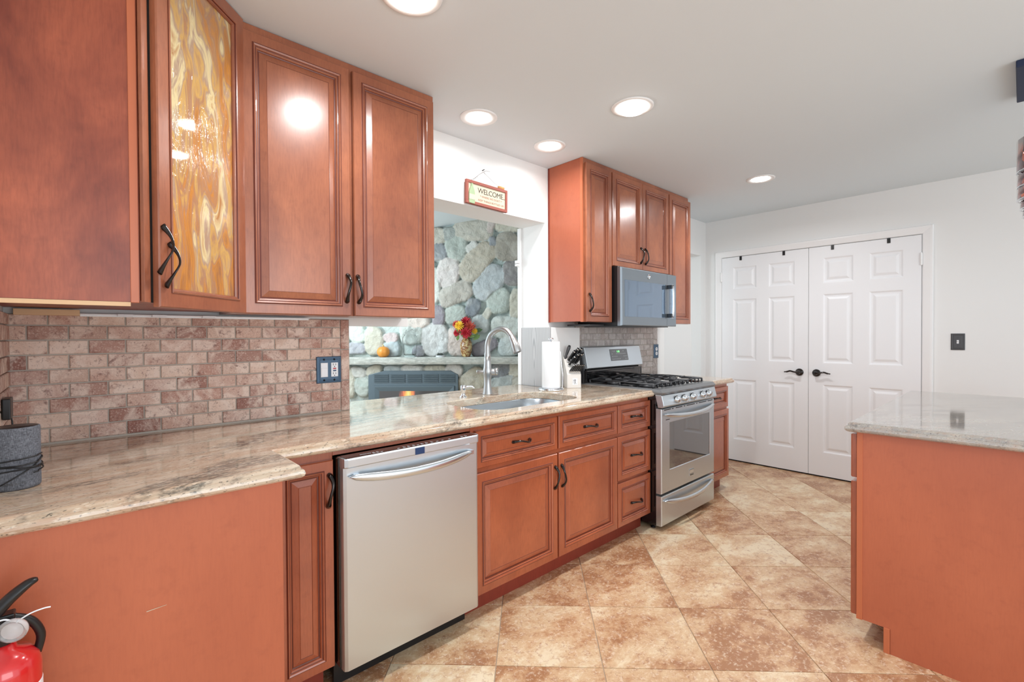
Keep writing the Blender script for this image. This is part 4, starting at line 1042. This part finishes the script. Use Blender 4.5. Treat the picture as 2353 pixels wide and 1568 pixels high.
kp = b.out('keypad', ['mwglass','mark'], mc)
b = B(FRONT(0,MY,0)); rr = []
for k in range(17):
    t_ = -1+2*k/16; z = 1.53+t_*.13; co = .012+.034*(1-t_**4*.35)
    rr.append([(3.388-.010,z,co-.012),(3.388+.016,z,co-.010),(3.388+.018,z,co),(3.388+.010,z,co+.006),(3.388-.006,z,co+.006),(3.388-.012,z,co)])
b.sm = False; b.rings(rr); hn = b.out('door_handle', 'steelh', md)
for z_ in (1.405,1.625): b = B(FRONT(0,MY,0)); b.box(3.365,3.398,z_,z_+.03,-.001,.044); b.out('handle_mount', 'blackg', md, bevel=.002)
ef = FRONT(3.11,MY-.0005,1.70); b = B(ef); b.lathe([(.018,0),(.018,.0025),(.0155,.003),(.0155,.0015),(0,.0015)], axis='c', seg=28); em = b.out('round_emblem', 'chrome', md)
text('GE', ef.at(0,0,.002), .017, 'mark', 'emblem_lettering', em, .0006, shear=.3)
b = B(W0); b.box(MX0+.03,MX1-.03,1.93,2.22,MZ0-.006,MZ0+.002); b.box(2.60,MX0+.04,2.02,2.22,MZ0+.0,MZ0+.012); b.out('vent_grille', 'blackm', mw, bevel=.001)

# ------------------------------------------------------------ paper towel, knife block
P0 = Vector((2.418,2.145,ZT)); t = thing('paper_towel_holder', 'chrome paper towel holder with a round base beside the sink', 'paper towel holder', P0)
P0 = Vector((2.314,2.118,ZT)); t.location = P0
b = B(W0); b.lathe([(.083,0),(.085,.004),(.085,.012),(.080,.017),(.03,.018),(0,.018)], tuple(P0), axis='c', seg=36); b.out('base', 'chrome', t)
b = B(W0); b.tube([P0+Vector((0,0,.016)), P0+Vector((0,0,.335))], .006, 10); b.lathe([(.006,.325),(.008,.330),(.018,.336),(.019,.340),(.012,.345),(0,.346)], tuple(P0), axis='c', seg=20); b.out('post', 'chrome', t)
rx = Vector((.733,-.68,0)); 
b = B(W0); b.tube(smooth_pts([P0+rx*.074+Vector((0,0,.01)), P0+rx*.078+Vector((0,0,.09)), P0+rx*.071+Vector((0,0,.16)), P0+rx*.065+Vector((0,0,.205)), P0+rx*.062+Vector((0,0,.26))],5), .0035, 8); b.out('tension_arm', 'chrome', t)
b = B(W0); b.lathe([(.02,.001),(.0585,.001),(.0595,.005),(.0595,.298),(.058,.302),(.02,.302),(.02,.001)], (P0.x,P0.y,P0.z+.018), axis='c', seg=44)
tag(b.out('paper_towel_roll', 'paper'), 'full white roll of paper towels on the chrome holder', 'paper towels')
# knife block: long axis across, faces the camera
kf = Fr((2.537,2.122,ZT), (.82,-.57,0), (0,0,1), (-.57,-.82,0))
t = thing('knife_block', 'off-white knife block with a small logo, left of the stove', 'knife block', kf.o)
b = B(kf); w_ = .098
side = [(-.0,.040),(.11,.040)]
# profile in (b,c): front foot, slanted top leaning back
pf = [(0,.045),(.095,.045),(.120,.020),(.212,-.056),(.203,-.074),(0,-.045)]
b.rings([[(-w_/2+.0,z,c) for z,c in pf],[(w_/2,z,c) for z,c in pf]]); kb = b.out('block_body', 'cream', t, bevel=.002)
kb.data.materials[0] = plain('off_white_painted_wood', (226,222,216), .4)
b = B(kf); b.box(-.012,.024,.022,.068,.0455,.0462); b.out('logo_plate', 'white', kb)
lf = kf.at(.006,.045,.0464); b = B(lf)
b.box(-.0015,.0015,-.004,.010,0,.0006); b.ball((0,.014,.0003),.003,(1,1,.2),8,5); b.box(-.012,.008,.006,.008,0,.0006)
b.prism([(-.0015,-.004),(.001,-.004),(-.006,-.018),(-.008,-.018)],0,.0006); b.prism([(0,-.004),(.002,-.004),(.008,-.018),(.006,-.018)],0,.0006)
b.box(-.0125,-.0115,-.010,.016,0,.0006); b.out('figure_logo', 'dark', kb)
kd = (kf.u*.80 + kf.n*.60 + kf.r*.38).normalized()       # knives lean toward the room
def knife(a, z, c, L, r, nm, label, grp, mat='black', steelcap=True):
    p = kf.P(a, z, c); o = thing(nm, label, 'knife', p, group=grp)
    sdv = kd.cross(kf.n).normalized()
    bu = kd.cross(sdv).normalized()
    def sec(s, hw, hh, sh=0): 
        q = p+kd*s+bu*sh; return [tuple(q+sdv*hw+bu*hh*.6), tuple(q+sdv*hw*.6+bu*hh), tuple(q-sdv*hw*.6+bu*hh), tuple(q-sdv*hw+bu*hh*.6), tuple(q-sdv*hw-bu*hh*.6), tuple(q-sdv*hw*.6-bu*hh), tuple(q+sdv*hw*.6-bu*hh), tuple(q+sdv*hw-bu*hh*.6)]
    b = B(W0); b.rings([sec(-.028,.0010,r*.85), sec(.004,.0012,r*.85), sec(.006,r*.7,r*.9), sec(.012,r*.7,r*.9)]); b.out('blade', 'chrome', o)
    b = B(W0); b.rings([sec(.012,r*.62,r*.95), sec(L*.3,r*.66,r*1.05), sec(L*.6,r*.62,r*.92,.001), sec(L*.85,r*.66,r*1.15,-.001), sec(L,r*.55,r*.95,-.003)]); hb = b.out('knife_handle', mat, o, bevel=.0006)
    b = B(W0); b.rings([sec(L*.97,r*.60,r*1.0,-.003), sec(L+.003,r*.58,r*.98,-.003)]); b.out('end_cap', 'chrome', o)
    b = B(W0)
    for s in (.3,.55,.8):
        for sg in (-1,1):
            q = p+kd*(L*s)+sdv*(sg*r*.60); b.tube([q, q+sdv*(sg*r*.14)], r*.28, 8)
    b.out('rivet', 'chrome', hb)
slots = [(-.026,.180,-.028,.098,.0115),(-.026,.150,-.006,.092,.011),(-.004,.192,-.032,.104,.0120),(-.004,.162,-.010,.096,.0115),(.018,.190,-.032,.108,.0125),(.018,.160,-.008,.100,.012),(.036,.172,-.02,.088,.0105)]
names_ = ['upper left','lower left','upper middle','lower middle','upper right','lower right','far right']
for k, (a, z, c, L, r) in enumerate(slots): knife(a, z, c, L, r, 'kitchen_knife', 'large black-handled knife in the slanted top of the knife block, %s slot' % names_[k], 'large knives in the knife block')
for k in range(6): knife(-.033+k*.0135, .108, .036, .072, .0068, 'steak_knife', 'small black-handled steak knife in the lower row of the knife block', 'steak knives in the knife block')
p = kf.P(-.036,.205,-.050); o = thing('sharpening_steel', 'gray round-handled sharpening steel at the left back of the knife block', 'sharpening steel', p)
b = B(W0); k2 = (kf.u*.90+kf.r*.34-kf.n*.05).normalized(); b.tube([p-k2*.02,p+k2*.008,p+k2*.014,p+k2*.03,p+k2*.075,p+k2*.092],[.006,.011,.008,.0095,.013,.008],12); b.out('steel_handle', 'plated', o)

# ------------------------------------------------------------ outlets
fr = FRONT(.896,YW-.0125,1.117); t = thing('wall_outlet', 'slate-blue double cover plate with a white switch and an outlet, on the travertine tiles', 'outlet', fr.o)
cover_plate(fr, .118, .126, 'plate', t)
b = B(fr); b.panel(.033,.067,[(0,.005),(0,.010),(.002,.011)], -.041,-.0335); r_ = b.out('rocker_switch', 'white', t)
b = B(fr); b.panel(.027,.040,[(0,.011),(.001,.0125)], -.038,-.030); b.box(-.038,-.011,.014,.017,.011,.0125); b.out('rocker', 'white', r_)
b = B(fr); b.panel(.033,.067,[(0,.005),(0,.010),(.002,.011)], .008,-.0335); oc = b.out('receptacle', 'white', t)
b = B(fr)
for z in (.0235,-.019): b.box(.0165,.0188,z-.003,z+.006,.011,.0115); b.box(.0285,.0305,z-.003,z+.0055,.011,.0115); b.lathe([(.0024,.011),(.0024,.0115)], (.0235,z-.009,0), axis='c', seg=10)
b.out('socket_slots', 'dark', oc)
b = B(fr); b.box(.0165,.0315,.002,.0085,.011,.0128); b.out('reset_button', 'red', oc)
b = B(fr); b.box(.0165,.0315,-.0075,-.002,.011,.0125); b.out('test_button', 'lcd', oc)
for x in (-.0245,.0245):
    for z in (-.0485,.0485): b = B(fr); b.lathe([(.0045,.0066),(.004,.0085),(0,.0088)], (x,z,0), axis='c', seg=12); b.out('screw', 'dark', t)
fr = FRONT(3.862,YW-.0125,1.125); t = thing('wall_outlet', 'slate-blue single outlet plate at the right edge of the gray tiles behind the stove', 'outlet', fr.o)
cover_plate(fr, .074, .124, 'plate', t)
b = B(fr); b.lathe([(.017,.005),(.017,.009),(.015,.010),(0,.010)], (0,.02,0), axis='c', seg=20); b.lathe([(.017,.005),(.017,.009),(.015,.010),(0,.010)], (0,-.02,0), axis='c', seg=20); oc = b.out('receptacle', 'white', t)
b = B(fr)
for z in (.022,-.018): b.box(-.007,-.0045,z-.004,z+.005,.010,.0105); b.box(.0045,.007,z-.004,z+.005,.010,.0105)
b.out('socket_slots', 'dark', oc)

# ------------------------------------------------------------ welcome sign
sf = Fr((1.877,YW-.020,2.130), (1,0,-.022), (.022,0,1), (0,-1,0)); t = thing('welcome_sign', 'small wooden welcome sign with a painted bottle hanging above the pass-through', 'sign', sf.o)
b = B(sf); W_, H_ = .328, .140; e = .017
b.box(-W_/2,W_/2,H_/2-e,H_/2,-.006,.012); b.box(-W_/2,W_/2,-H_/2,-H_/2+e,-.006,.012); b.box(-W_/2,-W_/2+e,-H_/2+e,H_/2-e,-.006,.0118); b.box(W_/2-e,W_/2,-H_/2+e,H_/2-e,-.006,.0118); b.out('sign_frame', 'frame', t, bevel=.0012)
b = B(sf); b.box(-W_/2+e,W_/2-e,-H_/2+e,H_/2-e,-.006,.006); fc = b.out('sign_face', 'cream', t)
b = B(sf); bx = -.122
b.prism([(bx-.020,-.068),(bx+.020,-.068),(bx+.022,-.062),(bx+.022,-.005),(bx+.016,.018),(bx+.008,.032),(bx+.006,.052),(bx-.006,.052),(bx-.008,.032),(bx-.016,.018),(bx-.022,-.005),(bx-.022,-.062)], .006, .0145); bt = b.out('painted_bottle', 'green_b', t, bevel=.002)
b = B(sf); b.box(bx-.0215,bx+.0215,-.045,-.014,.0146,.0152); b.out('bottle_label', 'cream', bt)
text('WELCOME..', sf.at(.036,.020,.0064), .0445, 'letter', 'lettering', fc, .0004, space=.92)
text("* WHERE WE DON'T *", sf.at(.032,-.012,.0064), .0175, 'letter2', 'lettering', fc, .0003)
text('KEEP THINGS BOTTLED UP!', sf.at(.034,-.036,.0064), .0168, 'letter2', 'lettering', fc, .0003)
b = B(sf); b.lathe([(.009,-.022),(.010,0),(.009,.022)], (.115,H_/2+.008,.004), axis='a', seg=14); b.out('cork', 'cork', t)
nl = Vector((1.861,YW-.010,2.290))
b = B(W0); b.tube(smooth_pts([sf.P(-.13,.07,0), sf.P(-.10,.085,-.002), sf.P(-.06,.12,0), nl+Vector((0,0,-.012))],5), .0011, 6); b.tube(smooth_pts([nl+Vector((.004,0,-.014)), sf.P(.03,.115,0), sf.P(.07,.095,0), sf.P(.11,.075,.004)],5), .0011, 6); b.tube(smooth_pts([nl+Vector((0,0,-.012)), nl+Vector((.02,-.002,.0)), nl+Vector((.05,-.004,.002))],4), .001, 6)
for k in range(3): b.tube([sf.P(-.10+k*.012,.083+k*.01,.002+.003*math.cos(a_)) + sf.u*(.004*math.sin(a_)) for a_ in [2*pi*i_/8 for i_ in range(9)]], .0008, 5)
b.out('hanging_wire', 'wire', t)
b = B(W0); b.tube([(nl.x,YW,nl.z),(nl.x,YW-.02,nl.z+.002)], .0025, 8); b.out('nail', 'dark', t)

# ------------------------------------------------------------ ceiling lights
def downlight(x, y, r_out, r_in, label, power, dome=False):
    t = thing('ceiling_light', label, 'ceiling light', (x,y,ZC), group='recessed ceiling lights')
    b = B(W0); b.lathe([(r_out,0),(r_out,-.003),(r_out*.93,-.007),(r_in*1.05,-.004),(r_in,.0)], (x,y,ZC), axis='c', seg=40); b.out('trim_ring', 'trimw', t)
    b = B(W0)
    if dome: b.lathe([(r_in*.98,-.001),(r_in*.97,-.012),(r_in*.86,-.022),(r_in*.55,-.030),(0,-.033)], (x,y,ZC), axis='c', seg=36)
    else: b.lathe([(r_in*.98,-.0005),(r_in*.9,-.005),(r_in*.5,-.008),(0,-.009)], (x,y,ZC), axis='c', seg=36)
    b.out('lamp_lens', 'lamp', t)
    l = area_light('lamp_light', (x,y,ZC-(.037 if dome else .013)), (0,0,-1), r_in*1.7, 0, power, (.975,.985,1), 'DISK', 165)
    l.parent = t; l.location = Vector((0,0,-(.037 if dome else .013)))
downlight(1.604, 1.981, .100, .068, 'lit white recessed ceiling light nearest the wide wall cabinet, above the sink', LAMP_W*.4)
downlight(2.165, 1.985, .098, .068, 'lit white recessed ceiling light above the welcome sign, nearest the right wall cabinets', LAMP_W*.4)
downlight(2.112, 1.363, .106, .070, 'lit ceiling light with a bulging dome lens in the middle of the ceiling', LAMP_W*2.0, True)
downlight(3.80, 1.345, .098, .066, 'small lit ceiling light farthest back, in front of the closet doors', LAMP_W*1.7)
downlight(.862, 1.425, .106, .070, 'ceiling light at the top edge of the picture, in front of the wide wall cabinet', LAMP_W*1.5, True)

# ------------------------------------------------------------ smart speaker and adapter
sx, sy = -.105, 1.672
t = thing('smart_speaker', 'gray fabric cylindrical smart speaker on the left end of the counter', 'speaker', (sx,sy,ZT))
b = B(W0); b.lathe([(.040,0),(.0435,.003),(.044,.008),(.044,.144),(.043,.148),(.041,.149)], (sx,sy,ZT), axis='c', seg=48); b.out('fabric_shell', 'fabric', t)
b = B(W0); b.lathe([(.041,.1485),(.040,.1495),(0,.1495)], (sx,sy,ZT), axis='c', seg=40); b.out('top_cap', 'black', t)
b = B(W0)
n = 150; pts = []
for k in range(n):
    a = 2*pi*k/36; h = .038+.009*(k/36) + .004*math.sin(a*1.3); rr_ = .0465+.0012*math.sin(a*2.1)+(.006 if k % 36 in (33,34,35,0,1) else 0)
    pts.append((sx+rr_*math.cos(a-.9), sy+rr_*math.sin(a-.9), ZT+h))
b.tube(pts, .0016, 6)
cv = lambda a, h: (sx+.0468*math.cos(a), sy+.0468*math.sin(a), ZT+h)
b.tube([cv(-.2-1.9*i_/14, .072-.055*i_/14) for i_ in range(15)], .0016, 6)
b.out('power_cord_coil', 'black', t, label='black cord wound round the speaker')
for i_, ch in enumerate('amazon'):
    a = -1.98 + i_*.15; fr = Fr((sx+.0443*math.cos(a), sy+.0443*math.sin(a), ZT+.018), (-math.sin(a),math.cos(a),0), (0,0,1))
    text(ch, fr, .0115, 'plated', 'lettering', t, .0002)
a0 = thing('power_adapter', 'black plug-in power adapter on the tiled side wall above the speaker', 'power adapter', (-.13,2.0,1.04))
b = B(W0); b.box(XS+.016,-.131,1.955,2.03,1.044,1.104); b.out('adapter_body', 'black', a0, bevel=.003)
b = B(W0); b.tube(smooth_pts([(-.132,1.985,1.046),(-.130,1.98,1.02),(-.133,1.93,.98),(-.13,1.80,.935),(-.12,1.73,.93)],6), .002, 6); b.out('power_cord', 'black', a0)

# ------------------------------------------------------------ fire extinguisher
ex, ey = -.106, 1.335
t = thing('fire_extinguisher', 'red fire extinguisher with a black lever handle at the bottom left corner', 'fire extinguisher', (ex,ey,.28))
b = B(W0); b.lathe([(.045,.28),(.054,.29),(.054,.635),(.050,.652),(.038,.668),(.020,.676),(.016,.690)], (ex,ey,0), axis='c', seg=40); b.out('cylinder', 'bodyred', t)
b = B(W0); b.lathe([(.018,.688),(.021,.692),(.021,.722),(.014,.728),(.014,.74),(0,.742)], (ex,ey,0), axis='c', seg=20); b.box(ex-.03,ex+.018,ey-.014,ey+.014,.715,.745); b.out('valve_head', 'black', t, bevel=.003)
b = B(W0); lp = [(ex-.035,ey-.01,.728),(ex-.01,ey-.012,.752),(ex+.012,ey-.012,.776),(ex+.036,ey-.010,.795),(ex+.050,ey-.008,.799)]
sp_ = smooth_pts(lp,4)
b.tube(sp_, [.016,.017,.018,.018,.018,.018,.0175,.017,.0165,.016,.015,.014,.013,.0115,.010,.008,.005][:len(sp_)], 14, ell=.62, up=(0,1,0))
b.out('lever', 'black', t)
b = B(W0); b.tube(smooth_pts([(ex+.012,ey,.735),(ex+.038,ey+.006,.715),(ex+.052,ey+.01,.68),(ex+.046,ey+.012,.645)],5), [.0075]*16, 10); b.out('discharge_nozzle', 'black', t)
gf = Fr((ex+.016,ey-.030,.720), (.90,-.30,.30), (-.30,0,.95), None); gf.n = Vector((-.2,-.96,.12)).normalized()
b = B(gf); b.lathe([(.018,-.008),(.022,-.006),(.023,.004),(.019,.008),(.018,.006),(0,.006)], axis='c', seg=28); b.out('pressure_gauge', 'clear', t)
b = B(gf); b.lathe([(.017,-.006),(.017,.001),(0,.001)], axis='c', seg=24); b.out('gauge_dial', 'white', t)
b = B(W0); b.tube(smooth_pts([(ex+.022,ey-.030,.735),(ex+.040,ey-.032,.744),(ex+.058,ey-.033,.747),(ex+.068,ey-.033,.746)],4), .0014, 6); b.tube(smooth_pts([(ex-.012,ey-.026,.742),(ex+.004,ey-.03,.745),(ex+.014,ey-.032,.74)],4), .0016, 6); b.out('seal_tie', 'white', t)
b = B(W0); b.box(ex-.02,ex+.02,ey+.054,1.413,.33,.62); b.box(ex-.056,ex+.056,ey-.0,ey+.060,.50,.512); b.out('wall_bracket', 'plated', t, bevel=.001)
b = B(W0); b.lathe([(.0545,.56),(.0548,.561),(.0548,.60),(.0545,.601)], (ex,ey,0), axis='c', seg=40); b.out('label_band', 'white', t)

# ------------------------------------------------------------ island
t = thing('kitchen_island', 'cherry kitchen island base with a plain orange-brown end panel, at the right', 'cabinet', (3.1,0,0))
b = B(W0); b.box(2.372,3.87,-.55,.443,.10,.871); b.box(2.372,3.87,-.55,.370,0,.10); b.out('cabinet_body', 'wood', t)
b = B(W0); b.rings([[(x_,y_,z_) for y_,z_ in ((-.55,0),(.352,0),(.352,.10),(.443,.10),(.443,.871),(-.55,.871))] for x_ in (2.366,2.372)]); b.out('end_panel', 'panel', t, label='plain orange-brown veneer end panel')
b = B(W0); b.box(2.363,2.385,.443,.463,.098,.871); b.out('corner_strip', 'strip', t, bevel=.001)
b = B(W0); b.box(2.363,2.385,.353,.373,0,.10); b.out('kick_strip', 'strip', t, bevel=.001)
b = B(W0); b.box(2.385,3.87,.443,.462,.10,.871); b.out('face_frame', 'wood', t, bevel=.001)
b = B(W0); b.box(2.39,3.86,.4622,.4672,.112,.855); b.out('door_gap_shade', 'dark', t)  # dark slab between frame and doors paints in the shade of the gap
b = B(W0); b.box(2.386,3.87,.3705,.372,0,.10); b.out('toe_kick', 'kick', t)
IF = Fr((3.86,.467,0), (-1,0,0), (0,0,1), (0,1,0))
for k in range(3):
    a0 = .005+k*.495; a1 = a0+.485
    raised(IF, a0, .679, a1-a0, .180, 'drawer', 'wood', t, scale=.75)
    raised(IF, a0, .106, a1-a0, .556, 'cabinet_door', 'wood', t, scale=.9)
    pull(IF.at((a0+a1)/2, .77, .018), False, t, .112)

# ------------------------------------------------------------ chandelier over the island
cx, cy = 3.20, -.145
t = thing('chandelier', 'tiered lamp of red mosaic glass drums hanging from a navy ceiling plate', 'chandelier', (cx,cy,1.79))
b = B(W0); b.box(2.97,3.43,-.32,.027,ZC-.032,ZC-.001); b.out('canopy', 'navy', t, bevel=.004, label='dark navy rectangular ceiling plate')
for k, (dx, dy) in enumerate(((0,0),(.08,.05),(-.08,-.05))): b = B(W0); b.tube([(cx+dx,cy+dy,ZC-.03),(cx+dx,cy+dy,2.14)], .0015, 6); b.out('cable', 'wire', t)
tiers = [(.172,2.145,2.005),(.170,1.985,1.925),(.168,1.905,1.85),(.160,1.83,1.81),(.150,1.80,1.775)]
zt_ = 2.150
for k, (r, h) in enumerate(((.170,.145),(.168,.062),(.168,.052),(.158,.036),(.150,.030))):
    b = B(W0); b.lathe([(r,0),(r,-h),(r-.004,-h),(r-.004,0),(r,0)], (cx,cy,zt_), axis='c', seg=24); dn = b.out('glass_drum', 'mosaic', t)
    b = B(W0); b.lathe([(r+.001,-h+.004),(r+.002,-h),(r-.002,-h-.001),(r-.004,-h+.002)], (cx,cy,zt_), axis='c', seg=36); b.out('metal_rim', 'chrome', dn)
    b = B(W0); b.lathe([(r-.006,-h+.004),(r-.006,-h+.006),(0,-h+.006)], (cx,cy,zt_), axis='c', seg=24); b.out('diffuser', 'lamp', dn)
    zt_ -= h+.006
